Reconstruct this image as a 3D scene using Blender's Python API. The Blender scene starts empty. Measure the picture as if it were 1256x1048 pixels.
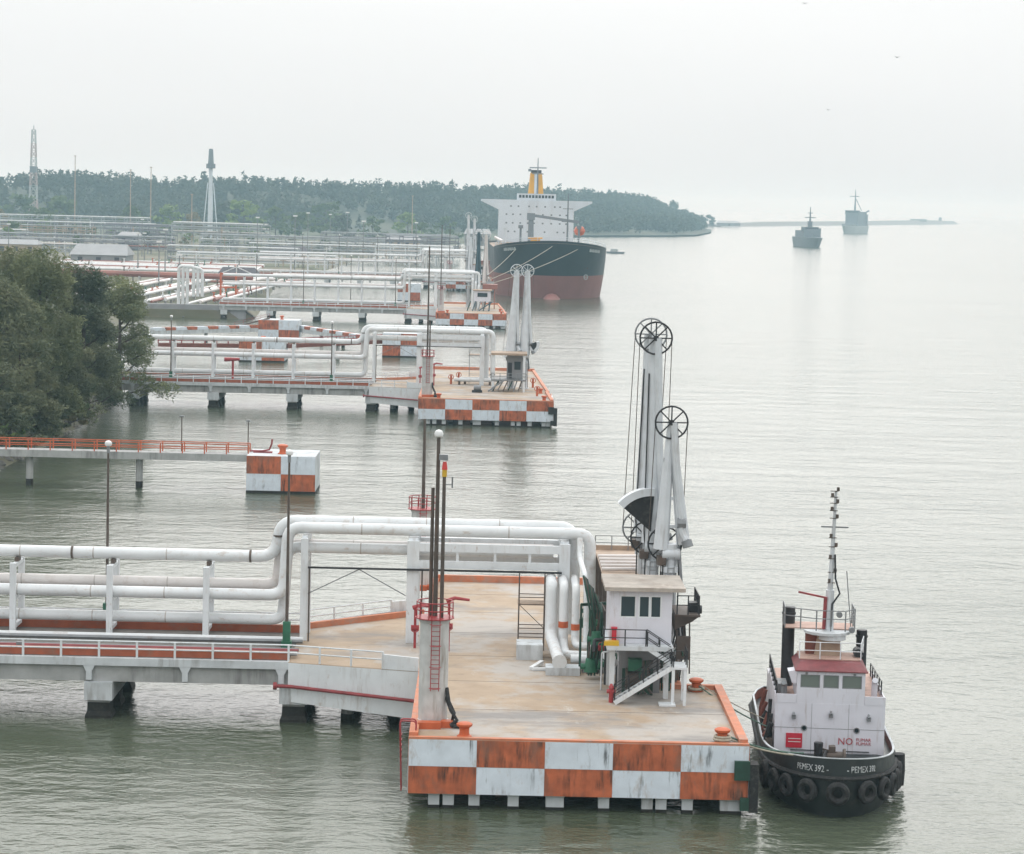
import bpy, math, random
import numpy as np
from mathutils import Vector
R = math.radians
rng = random.Random(7)
npr = np.random.default_rng(11)
S = bpy.context.scene
COL = S.collection

# ------------------------------------------------------------------ camera
cam_d = bpy.data.cameras.new('camera')
cam = bpy.data.objects.new('camera', cam_d); COL.objects.link(cam)
FPX, CAMZ = 3000.0, 37.5
cam_d.sensor_width = 36.0
cam_d.sensor_fit = 'HORIZONTAL'
cam_d.lens = 36.0 * FPX / 1256.0
cam_d.clip_start, cam_d.clip_end = 1.0, 60000.0
pitch, yaw, roll = math.atan(277 / FPX), math.atan(32 / FPX), R(1.4)
cam.location = (0, 0, CAMZ)
fw = Vector((math.sin(yaw) * math.cos(pitch), math.cos(yaw) * math.cos(pitch), -math.sin(pitch)))
r0 = Vector((math.cos(yaw), -math.sin(yaw), 0)); u0 = r0.cross(fw)
rr = r0 * math.cos(roll) + u0 * math.sin(roll); uu = u0 * math.cos(roll) - r0 * math.sin(roll)
from mathutils import Matrix
cam.rotation_euler = Matrix((rr, uu, -fw)).transposed().to_euler()
S.camera = cam

# ------------------------------------------------------------------ sky and sun (bright overcast, sun high ahead to the right)
SUN_EL, SUN_AZ = R(33), R(4)
w = bpy.data.worlds.new('World'); S.world = w; w.use_nodes = True
nt = w.node_tree; nt.nodes.clear()
sky = nt.nodes.new('ShaderNodeTexSky'); sky.sky_type = 'NISHITA'; sky.sun_disc = False
sky.sun_elevation = SUN_EL; sky.sun_rotation = SUN_AZ; sky.dust_density = 5.0; sky.air_density = 1.2
hs = nt.nodes.new('ShaderNodeHueSaturation'); hs.inputs['Saturation'].default_value = 0.2
mx = nt.nodes.new('ShaderNodeMix'); mx.data_type = 'RGBA'; mx.inputs[0].default_value = 0.94
tc = nt.nodes.new('ShaderNodeTexCoord')
mp = nt.nodes.new('ShaderNodeMapping'); mp.inputs['Scale'].default_value = (1.5, 1.5, 7)
nz = nt.nodes.new('ShaderNodeTexNoise'); nz.inputs['Scale'].default_value = 2.2; nz.inputs['Detail'].default_value = 4
rp = nt.nodes.new('ShaderNodeValToRGB')
rp.color_ramp.elements[0].position = .3; rp.color_ramp.elements[0].color = (8.15, 8.38, 8.45, 1)
rp.color_ramp.elements[1].position = .7; rp.color_ramp.elements[1].color = (8.5, 8.68, 8.72, 1)
bg = nt.nodes.new('ShaderNodeBackground'); bg.inputs['Strength'].default_value = 0.1
wo = nt.nodes.new('ShaderNodeOutputWorld')
L = nt.links.new
L(tc.outputs['Generated'], mp.inputs['Vector']); L(mp.outputs[0], nz.inputs['Vector']); L(nz.outputs['Fac'], rp.inputs[0])
L(sky.outputs[0], hs.inputs['Color']); L(hs.outputs[0], mx.inputs[6]); L(rp.outputs[0], mx.inputs[7])
# overcast sky: brighter towards the zenith (Moon-Spencer law, softened)
sx = nt.nodes.new('ShaderNodeSeparateXYZ'); L(tc.outputs['Generated'], sx.inputs[0])
g1 = nt.nodes.new('ShaderNodeMath'); g1.operation = 'MULTIPLY_ADD'; g1.use_clamp = False
cl = nt.nodes.new('ShaderNodeClamp'); L(sx.outputs['Z'], cl.inputs[0]); L(cl.outputs[0], g1.inputs[0])
g1.inputs[1].default_value = 1.2; g1.inputs[2].default_value = 0.93
vm = nt.nodes.new('ShaderNodeVectorMath'); vm.operation = 'SCALE'; L(mx.outputs[2], vm.inputs[0]); L(g1.outputs[0], vm.inputs['Scale'])
L(vm.outputs[0], bg.inputs['Color']); L(bg.outputs[0], wo.inputs['Surface'])
sd = bpy.data.lights.new('sun', 'SUN'); sd.energy = .85; sd.angle = R(54); sd.color = (1.0, .985, .96)
sun = bpy.data.objects.new('sun', sd); COL.objects.link(sun); sun.location = (0, 0, 300)
sdir = Vector((math.sin(SUN_AZ) * math.cos(SUN_EL), math.cos(SUN_AZ) * math.cos(SUN_EL), math.sin(SUN_EL)))
sun.rotation_euler = sdir.to_track_quat('Z', 'Y').to_euler()
S.view_settings.view_transform = 'Standard'; S.view_settings.look = 'None'
S.view_settings.gamma = 1.0; S.view_settings.exposure = 0.09; S.view_settings.use_curve_mapping = False
S.cycles.use_denoising = True
S.cycles.max_bounces = 6; S.cycles.diffuse_bounces = 3; S.cycles.glossy_bounces = 3
S.cycles.transmission_bounces = 4; S.cycles.volume_bounces = 3; S.cycles.transparent_max_bounces = 8
S.cycles.caustics_reflective = False; S.cycles.caustics_refractive = False

# ------------------------------------------------------------------ materials
M = {}
def _mat(name):
    m = bpy.data.materials.new(name); m.use_nodes = True
    t = m.node_tree; b = t.nodes['Principled BSDF']
    M[name] = m
    return m, t, b
def _noise(t, scale, detail=3, stretch=(1, 1, 1), loc=(0, 0, 0), rough=.55):
    g = t.nodes.new('ShaderNodeNewGeometry'); mpn = t.nodes.new('ShaderNodeMapping')
    mpn.inputs['Scale'].default_value = stretch; mpn.inputs['Location'].default_value = loc
    n = t.nodes.new('ShaderNodeTexNoise'); n.inputs['Scale'].default_value = scale; n.inputs['Detail'].default_value = detail
    n.inputs['Roughness'].default_value = rough
    t.links.new(g.outputs['Position'], mpn.inputs['Vector']); t.links.new(mpn.outputs[0], n.inputs['Vector'])
    return n.outputs['Fac']
def _ramp(t, src, a, b_, ca=(0, 0, 0, 1), cb=(1, 1, 1, 1)):
    r = t.nodes.new('ShaderNodeValToRGB'); e = r.color_ramp.elements
    e[0].position, e[0].color, e[1].position, e[1].color = a, ca, b_, cb
    t.links.new(src, r.inputs[0]); return r.outputs[0]
def _mix(t, fac, c1, c2, mode='MIX'):
    m = t.nodes.new('ShaderNodeMix'); m.data_type = 'RGBA'; m.blend_type = mode
    for i, v in ((0, fac), (6, c1), (7, c2)):
        if isinstance(v, (int, float)): m.inputs[i].default_value = v
        elif isinstance(v, tuple): m.inputs[i].default_value = (*v[:3], 1)
        else: t.links.new(v, m.inputs[i])
    return m.outputs[2]
def _mul(t, a, b_):
    m = t.nodes.new('ShaderNodeMath'); m.operation = 'MULTIPLY'
    for i, v in enumerate((a, b_)):
        if isinstance(v, (int, float)): m.inputs[i].default_value = v
        else: t.links.new(v, m.inputs[i])
    return m.outputs[0]
def paint(name, col, rough=.5, metal=0.0, var=.18, scale=.8, dirt=None, amt=.5, dscale=1.6, streak=True, thr=(.52, .72), bump=0.0, d2=None, a2=.7, s2=.5, t2=(.52, .66), st2=(1, 1, .45)):
    m, t, b = _mat(name)
    dark = tuple(c * (1 - var) for c in col); light = tuple(min(1, c * (1 + var * .35)) for c in col)
    c = _mix(t, _ramp(t, _noise(t, scale, 4), .3, .7), dark, light)
    if dirt:
        st = (1, 1, .13) if streak else (1, 1, 1)
        f1 = _ramp(t, _noise(t, dscale, 5, st, (3.1, 1.7, 9.2), .65), thr[0], thr[1])
        f2 = _ramp(t, _noise(t, dscale * .22, 2, (1, 1, 1), (7, 2, 5)), .38, .62)
        c = _mix(t, _mul(t, _mul(t, f1, f2), amt), c, dirt)
    if d2:
        c = _mix(t, _mul(t, _ramp(t, _noise(t, s2, 6, st2, (13.3, 4.1, 2.2), .72), t2[0], t2[1]), a2), c, d2)
    t.links.new(c, b.inputs['Base Color'])
    rn = t.nodes.new('ShaderNodeMapRange'); rn.inputs[3].default_value = max(.05, rough - .12); rn.inputs[4].default_value = min(1, rough + .15)
    t.links.new(_noise(t, scale * 3, 2), rn.inputs[0]); t.links.new(rn.outputs[0], b.inputs['Roughness'])
    b.inputs['Metallic'].default_value = metal
    if bump:
        bn = t.nodes.new('ShaderNodeBump'); bn.inputs['Strength'].default_value = bump; bn.inputs['Distance'].default_value = .05
        t.links.new(_noise(t, 9, 4), bn.inputs['Height']); t.links.new(bn.outputs[0], b.inputs['Normal'])
    return m
RUST, GRIME, SOOT = (.16, .07, .03), (.2, .17, .14), (.025, .022, .02)
paint('white_paint', (.74, .77, .79), .45, 0, .1, .7, (.33, .27, .22), .6, 2.2, d2=(.36, .25, .18), a2=.55, s2=2.2, t2=(.6, .7))
paint('white_pipe', (.75, .77, .78), .4, 0, .12, .35, (.42, .33, .26), .6, 1.3, False, (.52, .72), d2=(.4, .28, .2), a2=.55, s2=1.7, t2=(.6, .7), st2=(.4, 1, 1))
paint('pink_white_pipe', (.7, .66, .64), .45, 0, .1, .35, (.4, .3, .24), .6, 1.3, False, (.5, .75))
paint('old_white', (.58, .58, .57), .6, 0, .2, 1.2, (.2, .15, .1), .7, 2.5)
paint('panel_white', (.7, .76, .83), .6, 0, .12, .9, SOOT, .8, 2.8, True, (.56, .68), d2=(.36, .27, .2), a2=.6, s2=.9, t2=(.54, .7))
paint('panel_orange', (.53, .14, .058), .6, 0, .32, 1.1, (.035, .022, .016), .95, 2.6, True, (.45, .6), d2=(.25, .12, .08), a2=.75, s2=.8, t2=(.5, .66))
paint('orange_paint', (.56, .12, .04), .55, 0, .2, 1.5, (.2, .08, .05), .5, 3)
paint('kerb_orange', (.58, .2, .1), .65, 0, .22, 1.1, (.35, .27, .22), .7, 1.4, False, (.45, .65))
paint('rust_orange_kerb', (.4, .105, .05), .65, 0, .25, 1.0, (.22, .15, .11), .6, 1.4, False, (.45, .68))
paint('road_grey', (.17, .155, .14), .85, 0, .3, .5, (.07, .065, .06), .7, .8, False, (.45, .65))
paint('weld_grey', (.5, .46, .43), .5, 0, .3, 2)
paint('concrete', (.42, .425, .42), .8, 0, .22, .7, (.1, .095, .085), .8, 1.4, True, (.45, .7), .3)
paint('pale_concrete', (.6, .63, .65), .75, 0, .2, .6, (.2, .18, .16), .7, 1.5, True, (.48, .7), .2)
paint('wet_concrete', (.022, .021, .018), .85, 0, .4, 2.0, (.06, .055, .045), .6, 3, False)
paint('red_paint', (.36, .04, .045), .45, 0, .2, 2)
paint('dark_red', (.3, .05, .055), .55, 0, .3, 1.2, (.1, .05, .04), .6, 2)
paint('green_paint', (.03, .15, .085), .5, 0, .25, 2, (.02, .05, .03), .6, 3)
paint('dark_green', (.018, .06, .04), .55, 0, .3, 2.5)
paint('steel_brown', (.12, .095, .08), .6, .2, .3, 1.4, RUST, .6, 3)
paint('steel_grey', (.25, .26, .27), .5, .3, .2, 1.5, RUST, .4, 3)
paint('black_steel', (.03, .03, .033), .5, .2, .3, 2)
paint('arm_grey', (.66, .69, .72), .45, .1, .14, .7, (.25, .2, .16), .6, 2)
paint('arm_dark', (.05, .1, .125), .5, .1, .2, .6)
paint('rubber', (.018, .018, .019), .75, 0, .4, 3, (.1, .095, .085), .7, 4, False, (.48, .68))
paint('rope', (.42, .38, .3), .9, 0, .3, 4)
paint('green_rope', (.12, .2, .16), .9, 0, .3, 4)
paint('hull_black', (.02, .026, .027), .42, 0, .35, .8, (.09, .08, .07), .55, 1.5, False, (.5, .72))
paint('hull_teal', (.02, .042, .055), .4, 0, .3, .06, (.06, .06, .055), .4, .2, True)
paint('hull_red', (.3, .125, .11), .55, 0, .25, .06, (.3, .17, .14), .6, .15, True)
paint('tug_white', (.7, .7, .76), .45, 0, .08, .5, (.3, .22, .17), .7, 2.2, True, (.55, .72), d2=(.42, .36, .36), a2=.5, s2=1.4, t2=(.58, .7))
paint('roof_maroon', (.2, .045, .05), .6, 0, .25, 1.5)
paint('bulwark_brown', (.2, .06, .04), .65, 0, .3, 2)
paint('deck_pink', (.5, .33, .27), .7, 0, .2, 2, (.25, .17, .13), .6, 3, False)
paint('tan_steel', (.42, .31, .23), .7, 0, .25, 1.2, (.2, .13, .09), .6, 2, False)
paint('yellow_funnel', (.75, .38, .03), .5, 0, .15, .3, (.2, .12, .04), .5, .6)
paint('ship_white', (.62, .68, .74), .5, 0, .1, .1, (.36, .32, .3), .4, .3)
paint('ship_orange', (.6, .14, .06), .5, 0, .2, .5)
paint('navy_grey', (.17, .2, .225), .55, 0, .15, .05, (.09, .09, .09), .4, .2)
paint('navy_hull', (.2, .225, .24), .55, 0, .15, .05, (.09, .09, .09), .4, .2)
paint('navy_pale', (.42, .45, .45), .55, 0, .1, .05)
paint('roof_pale', (.29, .3, .31), .6, 0, .15, .2, (.3, .27, .24), .5, .4, False)
paint('wall_grey', (.3, .3, .31), .8, 0, .2, .2, (.16, .14, .13), .6, .4)
paint('roof_tan', (.46, .41, .36), .75, 0, .25, .8, (.26, .2, .16), .7, 1.2, False, (.45, .62))
paint('roof_dark', (.05, .045, .055), .7, 0, .3, .3)
paint('wall_tan', (.45, .36, .26), .8, 0, .2, .2)
paint('pipe_red', (.33, .13, .1), .55, 0, .3, .1)
paint('rack_steel', (.36, .38, .4), .55, 0, .3, .08)
paint('rack_violet', (.24, .235, .27), .6, 0, .3, .08)
paint('sign_red', (.55, .025, .05), .5, 0, .15, 3)
paint('lettering_white', (.62, .64, .65), .5, 0, .3, 6, (.06, .06, .06), .85, 5, False, (.5, .62))
paint('lettering_red', (.46, .06, .08), .5, 0, .3, 6, (.6, .55, .58), .7, 6, False, (.5, .62))
paint('lamp_white', (.8, .8, .8), .3, 0, .05, 3)
paint('beacon_red', (.6, .04, .03), .3, 0, .05, 3)
paint('beacon_yellow', (.65, .4, .03), .3, 0, .05, 3)
paint('bark', (.09, .07, .055), .9, 0, .4, 1.5)
paint('sand', (.19, .17, .12), .9, 0, .25, .05, (.075, .09, .04), .9, .05, False, (.36, .5))
m = M['sand']; t = m.node_tree; b = t.nodes['Principled BSDF']
g = t.nodes.new('ShaderNodeNewGeometry'); sxn = t.nodes.new('ShaderNodeSeparateXYZ'); t.links.new(g.outputs['Position'], sxn.inputs[0])
mr = t.nodes.new('ShaderNodeMapRange'); mr.inputs[1].default_value = 1700; mr.inputs[2].default_value = 2300; t.links.new(sxn.outputs['Y'], mr.inputs[0])
src = b.inputs['Base Color'].links[0].from_socket
t.links.new(_mix(t, mr.outputs[0], src, (.06, .075, .04)), b.inputs['Base Color'])
paint('rock', (.2, .19, .175), .9, 0, .4, .5, (.05, .05, .045), .7, 1, False)
paint('tower_pink', (.42, .33, .32), .6)
paint('bird_dark', (.05, .05, .05), .8)
m, t, b = _mat('window_glass')
b.inputs['Base Color'].default_value = (.02, .03, .035, 1); b.inputs['Roughness'].default_value = .08; b.inputs['IOR'].default_value = 1.6
m, t, b = _mat('tinted_pane')
b.inputs['Base Color'].default_value = (.03, .048, .055, 1); b.inputs['Roughness'].default_value = .15; b.inputs['IOR'].default_value = 1.5

m, t, b = _mat('pale_pane')
b.inputs['Base Color'].default_value = (.16, .19, .17, 1); b.inputs['Roughness'].default_value = .12; b.inputs['IOR'].default_value = 1.5

# deck concrete: tan with pale and dark patches
m, t, b = _mat('deck_concrete')
c = _mix(t, _ramp(t, _noise(t, .35, 5), .3, .7), (.34, .25, .17), (.44, .335, .24))
c = _mix(t, _mul(t, _ramp(t, _noise(t, .15, 7, (.8, .7, 1), (4, 31, 0), .66), .48, .58), .8), c, (.43, .405, .38))
c = _mix(t, _mul(t, _ramp(t, _noise(t, .14, 7, (.5, 1.2, 1), (17.5, 8, 0), .68), .51, .63), .8), c, (.22, .205, .195))
c = _mix(t, _mul(t, _ramp(t, _noise(t, 1.2, 5, (1, 1, 1), (9, 3, 0), .7), .58, .72), .5), c, (.2, .16, .13))
c = _mix(t, _mul(t, _ramp(t, _noise(t, .3, 9, (1, .4, 1), (2, 63, 0), .75), .6, .66), .6), c, (.52, .5, .47))
t.links.new(c, b.inputs['Base Color']); b.inputs['Roughness'].default_value = .8
bn = t.nodes.new('ShaderNodeBump'); bn.inputs['Strength'].default_value = .25; bn.inputs['Distance'].default_value = .04
t.links.new(_noise(t, 4, 5), bn.inputs['Height']); t.links.new(bn.outputs[0], b.inputs['Normal'])

# water: murky green body, rippled, calmer streaks
m, t, b = _mat('harbour_water')
c = _mix(t, _ramp(t, _noise(t, .03, 3), .35, .65), (.066, .082, .052), (.084, .098, .068))
t.links.new(c, b.inputs['Base Color'])
b.inputs['IOR'].default_value = 1.333; b.inputs['Roughness'].default_value = .12
h1 = _noise(t, .62, 3, (.75, 1.0, 1), (0, 0, 0), .58)
h2 = _noise(t, 1.7, 4, (.65, 1.0, 1), (5, 3, 0), .62)
h3 = _noise(t, .09, 2, (.5, 1, 1), (5, 3, 0), .5)
calm = t.nodes.new('ShaderNodeMapRange'); calm.inputs[1].default_value = .35; calm.inputs[2].default_value = .65
calm.inputs[3].default_value = .45; calm.inputs[4].default_value = 1.0
t.links.new(_noise(t, .012, 4, (.35, 1.0, 1), (3, 9, 0), .6), calm.inputs[0])
def _add(t, a, b_):
    m_ = t.nodes.new('ShaderNodeMath'); m_.operation = 'ADD'
    t.links.new(a, m_.inputs[0]); t.links.new(b_, m_.inputs[1]); return m_.outputs[0]
h4 = _noise(t, .2, 3, (.45, 1.0, 1), (15, 31, 0), .55)
hh = _add(t, _add(t, _add(t, _mul(t, h1, .62), _mul(t, h2, .2)), _mul(t, h3, 1.4)), _mul(t, h4, .75))
bn = t.nodes.new('ShaderNodeBump'); bn.inputs['Distance'].default_value = .36
t.links.new(calm.outputs[0], bn.inputs['Strength']); t.links.new(hh, bn.inputs['Height']); t.links.new(bn.outputs[0], b.inputs['Normal'])

def foliage(name, c1, c2, sc=.5):
    m, t, b = _mat(name)
    c = _mix(t, _ramp(t, _noise(t, sc, 3), .35, .65), c1, c2)
    c = _mix(t, _ramp(t, _noise(t, sc * 6, 2), .4, .6), c, c2, 'MIX') if False else c
    t.links.new(c, b.inputs['Base Color']); b.inputs['Roughness'].default_value = .75
    tr = t.nodes.new('ShaderNodeBsdfTranslucent'); t.links.new(c, tr.inputs['Color'])
    ms = t.nodes.new('ShaderNodeMixShader'); ms.inputs[0].default_value = .25
    o = t.nodes['Material Output']
    t.links.new(b.outputs[0], ms.inputs[1]); t.links.new(tr.outputs[0], ms.inputs[2]); t.links.new(ms.outputs[0], o.inputs['Surface'])
foliage('needle_foliage', (.075, .1, .05), (.21, .22, .12), .16)
foliage('needle_light', (.1, .125, .055), (.23, .25, .125), .2)
foliage('needle_deep', (.06, .085, .045), (.16, .175, .1), .2)
foliage('wood_foliage', (.035, .05, .032), (.07, .085, .05), .02)
foliage('bright_foliage', (.13, .2, .05), (.21, .27, .08), .15)
foliage('mid_foliage', (.075, .12, .045), (.12, .16, .06), .1)
foliage('dry_foliage', (.16, .13, .06), (.2, .17, .08), .1)

# ------------------------------------------------------------------ mesh helpers
OFF = {}
class MB:
    def __init__(s): s.v, s.f, s.mi, s.cur = [], [], [], 0
    def _add(s, vs, fs):
        o = len(s.v); s.v += [tuple(p) for p in vs]
        s.f += [tuple(i + o for i in q) for q in fs]; s.mi += [s.cur] * len(fs); return s
    def box(s, x0, x1, y0, y1, z0, z1):
        v = [(x, y, z) for z in (z0, z1) for y in (y0, y1) for x in (x0, x1)]
        return s._add(v, [(0, 2, 3, 1), (4, 5, 7, 6), (0, 1, 5, 4), (2, 6, 7, 3), (0, 4, 6, 2), (1, 3, 7, 5)])
    def bar(s, p, q, wd, ht=None):
        ht = ht or wd; p, q = Vector(p), Vector(q); d = (q - p).normalized()
        up = Vector((0, 0, 1)) if abs(d.z) < .95 else Vector((0, 1, 0))
        a = d.cross(up).normalized() * wd / 2; c = a.cross(d).normalized() * ht / 2
        v = [e + a * i + c * j for e in (p, q) for i, j in ((-1, -1), (1, -1), (1, 1), (-1, 1))]
        return s._add(v, [(0, 1, 2, 3), (7, 6, 5, 4), (0, 4, 5, 1), (1, 5, 6, 2), (2, 6, 7, 3), (3, 7, 4, 0)])
    def tube(s, pts, r, n=8, r1=None, caps=True):
        pts = [Vector(p) for p in pts]; k = len(pts); rings = []; prev = None
        for i, p in enumerate(pts):
            d = ((pts[min(i + 1, k - 1)] - p).normalized() + (p - pts[max(i - 1, 0)]).normalized())
            d = d.normalized() if d.length > 1e-6 else Vector((0, 0, 1))
            if prev is None:
                ref = Vector((0, 0, 1)) if abs(d.z) < .9 else Vector((1, 0, 0)); a = d.cross(ref).normalized()
            else:
                a = (prev - d * prev.dot(d)).normalized()
            prev = a; c = d.cross(a)
            ri = r if r1 is None else r + (r1 - r) * i / (k - 1)
            rings.append([p + (a * math.cos(2 * math.pi * j / n) + c * math.sin(2 * math.pi * j / n)) * ri for j in range(n)])
        fs = [(i * n + j, i * n + (j + 1) % n, (i + 1) * n + (j + 1) % n, (i + 1) * n + j) for i in range(k - 1) for j in range(n)]
        if caps: fs += [tuple(range(n))[::-1], tuple((k - 1) * n + j for j in range(n))]
        return s._add([q for g in rings for q in g], fs)
    def cyl(s, p, q, r, r1=None, n=10): return s.tube([p, q], r, n, r if r1 is None else r1)
    def torus(s, c, ax, RR, r, n=16, mm=6):
        c = Vector(c); ax = Vector(ax).normalized(); a = ax.orthogonal().normalized(); d = ax.cross(a); v = []
        for i in range(n):
            th = 2 * math.pi * i / n; e = a * math.cos(th) + d * math.sin(th)
            for j in range(mm):
                ph = 2 * math.pi * j / mm; v.append(c + e * (RR + r * math.cos(ph)) + ax * r * math.sin(ph))
        return s._add(v, [(i * mm + j, ((i + 1) % n) * mm + j, ((i + 1) % n) * mm + (j + 1) % mm, i * mm + (j + 1) % mm) for i in range(n) for j in range(mm)])
    def prism(s, poly, z0, z1):
        n = len(poly)
        v = [(x, y, z0) for x, y in poly] + [(x, y, z1) for x, y in poly]
        return s._add(v, [tuple(range(n))[::-1], tuple(range(n, 2 * n))] + [(i, (i + 1) % n, n + (i + 1) % n, n + i) for i in range(n)])
    def extr(s, pts, vec):
        n = len(pts); vec = Vector(vec); v = [Vector(p) for p in pts]; v += [p + vec for p in v]
        return s._add(v, [tuple(range(n))[::-1], tuple(range(n, 2 * n))] + [(i, (i + 1) % n, n + (i + 1) % n, n + i) for i in range(n)])
    def loft(s, rings, cap0=True, cap1=True, closed=True):
        n = len(rings[0]); k = len(rings)
        fs = [(i * n + j, i * n + (j + 1) % n, (i + 1) * n + (j + 1) % n, (i + 1) * n + j) for i in range(k - 1) for j in range(n if closed else n - 1)]
        if cap0: fs.append(tuple(range(n))[::-1])
        if cap1: fs.append(tuple((k - 1) * n + j for j in range(n)))
        return s._add([q for g in rings for q in g], fs)
    def mesh(s, name, mat, off=(0, 0, 0), smooth=False):
        me = bpy.data.meshes.new(name)
        me.from_pydata([(p[0] - off[0], p[1] - off[1], p[2] - off[2]) for p in s.v], [], s.f)
        for mm in (mat if isinstance(mat, (list, tuple)) else [mat]): me.materials.append(M[mm])
        if isinstance(mat, (list, tuple)): me.polygons.foreach_set('material_index', s.mi)
        if smooth:
            me.polygons.foreach_set('use_smooth', [True] * len(me.polygons))
            me.set_sharp_from_angle(angle=R(40))
        me.update(); return me
def link(o, parent=None):
    COL.objects.link(o)
    if parent: o.parent = parent
    return o
def tag(o, label, cat, group=None, kind=None):
    if label: o['label'] = label
    if cat: o['category'] = cat
    if group: o['group'] = group
    if kind: o['kind'] = kind
    return o
def thing(name, label, cat, loc=(0, 0, 0), group=None, rz=0.0, local=False):
    o = bpy.data.objects.new(name, None); link(o); o.location = loc; o.rotation_euler.z = rz
    o.empty_display_size = .5
    OFF[o] = (0, 0, 0) if local else tuple(loc)
    return tag(o, label, cat, group)
def part(name, mb, mat, parent, smooth=False, label=None, kind=None):
    off = OFF[parent]
    o = bpy.data.objects.new(name, mb.mesh(name, mat, off, smooth)); link(o, parent); OFF[o] = off
    if label: o['label'] = label
    if kind: o['kind'] = kind
    return o
def solo(name, mb, mat, label, cat, loc=(0, 0, 0), group=None, smooth=False, kind=None):
    o = bpy.data.objects.new(name, mb.mesh(name, mat, loc, smooth)); link(o); o.location = loc; OFF[o] = tuple(loc)
    return tag(o, label, cat, group, kind)
def inst(me, name, parent, loc, rz=0.0, world=True):
    o = bpy.data.objects.new(name, me); link(o, parent); off = OFF[parent] if world else (0, 0, 0)
    o.location = tuple(loc[i] - off[i] for i in range(3)); o.rotation_euler.z = rz; OFF[o] = tuple(loc); return o
def copy_thing(src, loc, label=None, rz=None, scale=None):
    c = src.copy(); COL.objects.link(c); c.location = loc
    if rz is not None: c.rotation_euler.z = rz
    if scale: c.scale = scale
    if label: c['label'] = label
    def rec(a, b_):
        for ch in a.children:
            d = ch.copy(); COL.objects.link(d); d.parent = b_; rec(ch, d)
    rec(src, c); return c
def fillet(pts, rad, n=5):
    pts = [Vector(p) for p in pts]; out = [pts[0]]
    for i in range(1, len(pts) - 1):
        a, p, c = pts[i - 1], pts[i], pts[i + 1]; d0, d1 = (a - p), (c - p)
        r_ = min(rad, d0.length * .49, d1.length * .49)
        A, B = p + d0.normalized() * r_, p + d1.normalized() * r_
        for k in range(n + 1):
            u = k / n; out.append(A * (1 - u) ** 2 + p * 2 * u * (1 - u) + B * u ** 2)
    out.append(pts[-1]); return out
def railing(parent, path, h, mat, spacing=2.6, rails=(1.0, .55), r=.035, posts=True, name='railing'):
    mb = MB(); path = [Vector(p) for p in path]
    for k in rails: mb.tube([p + Vector((0, 0, h * k)) for p in path], r, 5)
    ptl = []
    for a, c in zip(path, path[1:]):
        n = max(1, round((c - a).length / spacing))
        ptl += [a + (c - a) * i / n for i in range(n)]
    ptl.append(path[-1])
    if not posts:
        for p in ptl: mb.cyl(p, p + Vector((0, 0, h)), r, n=4)
        return part(name, mb, mat, parent)
    o = part(name, mb, mat, parent)
    me = MB().box(-r * 1.2, r * 1.2, -r * 1.2, r * 1.2, 0, h).mesh('post', mat)
    for p in ptl:
        q = inst(me, 'post', o, p)
        q.location = tuple(p[i] - OFF[parent][i] for i in range(3))
    return o
DZ = 4.4  # deck level above the water

# ------------------------------------------------------------------ setting: water, land, ridge, breakwater
mb = MB()
mb._add([(-16000, -500, 0), (16000, -500, 0), (16000, 24000, 0), (-16000, 24000, 0)], [(0, 1, 2, 3)])
o = solo('water', mb, 'harbour_water', 'grey green rippled harbour water', None, kind='structure')
shore = [(-68, 120), (-68.5, 310), (-67.5, 350), (-69, 440), (-86, 462), (-104, 540), (-108, 738), (-74.5, 741.5), (-82, 860), (-92, 1000), (-84, 1500), (-10, 2300), (110, 3000), (222, 3500), (276, 3760), (335, 4080), (372, 4300), (400, 4600)]
back = [(360, 4750), (-2600, 4750), (-2600, 120)]
mb = MB()
top = [(x, y, 2.5) for x, y in shore]; foot = [(x + 3.2 + .002 * y, y, -.7) for x, y in shore]
n = len(shore)
mb._add(top + [(x, y, 2.5) for x, y in back], [tuple(range(n + 3))])
mb._add(top + foot, [(i, n + i, n + i + 1, i + 1) for i in range(n - 1)])
solo('ground', mb, 'sand', 'sandy grassy shore of the terminal', None, kind='structure')
RIDGE = [(-1700, 2350), (-1000, 2480), (-520, 2620), (-260, 2750), (-13, 3030), (110, 3400), (215, 3760), (275, 4020), (300, 4120)]
def ridge_at(s):
    i = min(int(s), len(RIDGE) - 2); f_ = s - i
    a, c = Vector(RIDGE[i]), Vector(RIDGE[i + 1]); p = a.lerp(c, f_); d = (c - a).normalized()
    nrm = Vector((-d.y, d.x)); u = s / (len(RIDGE) - 1)
    wd = 330 if u < .4 else 330 - min(1, (u - .4) / .5) * 292
    ht = 38 if u < .5 else 38 - max(0, (u - .5)) / .5 * 9
    if s > 6.3: ht *= max(0.05, 1 - (s - 6.3) / 1.3)
    return p, nrm, wd, ht
def ridge_z(s, tt):
    p, nrm, wd, ht = ridge_at(s)
    return 2.2 + ht * math.exp(-(tt * 1.9) ** 2) * (1 + .06 * math.sin(s * 9)) - (1.2 if abs(tt) > .98 else 0)
mb = MB(); ns, nq = 64, 14; vs = []
for i in range(ns + 1):
    s = i / ns * (len(RIDGE) - 1) * .9999
    p, nrm, wd, ht = ridge_at(s)
    for j in range(nq + 1):
        tt = j / nq * 2 - 1; q = p + nrm * wd * tt; vs.append((q.x, q.y, ridge_z(s, tt)))
mb._add(vs, [(i * (nq + 1) + j, (i + 1) * (nq + 1) + j, (i + 1) * (nq + 1) + j + 1, i * (nq + 1) + j + 1) for i in range(ns) for j in range(nq)])
solo('hills', mb, 'wood_foliage', 'wooded dune ridge behind the terminal', None, kind='structure', smooth=True)
mb = MB(); bw = [(400, 4480), (560, 5000), (900, 6000), (1250, 7060), (1422, 7581)]; rings = []
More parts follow.
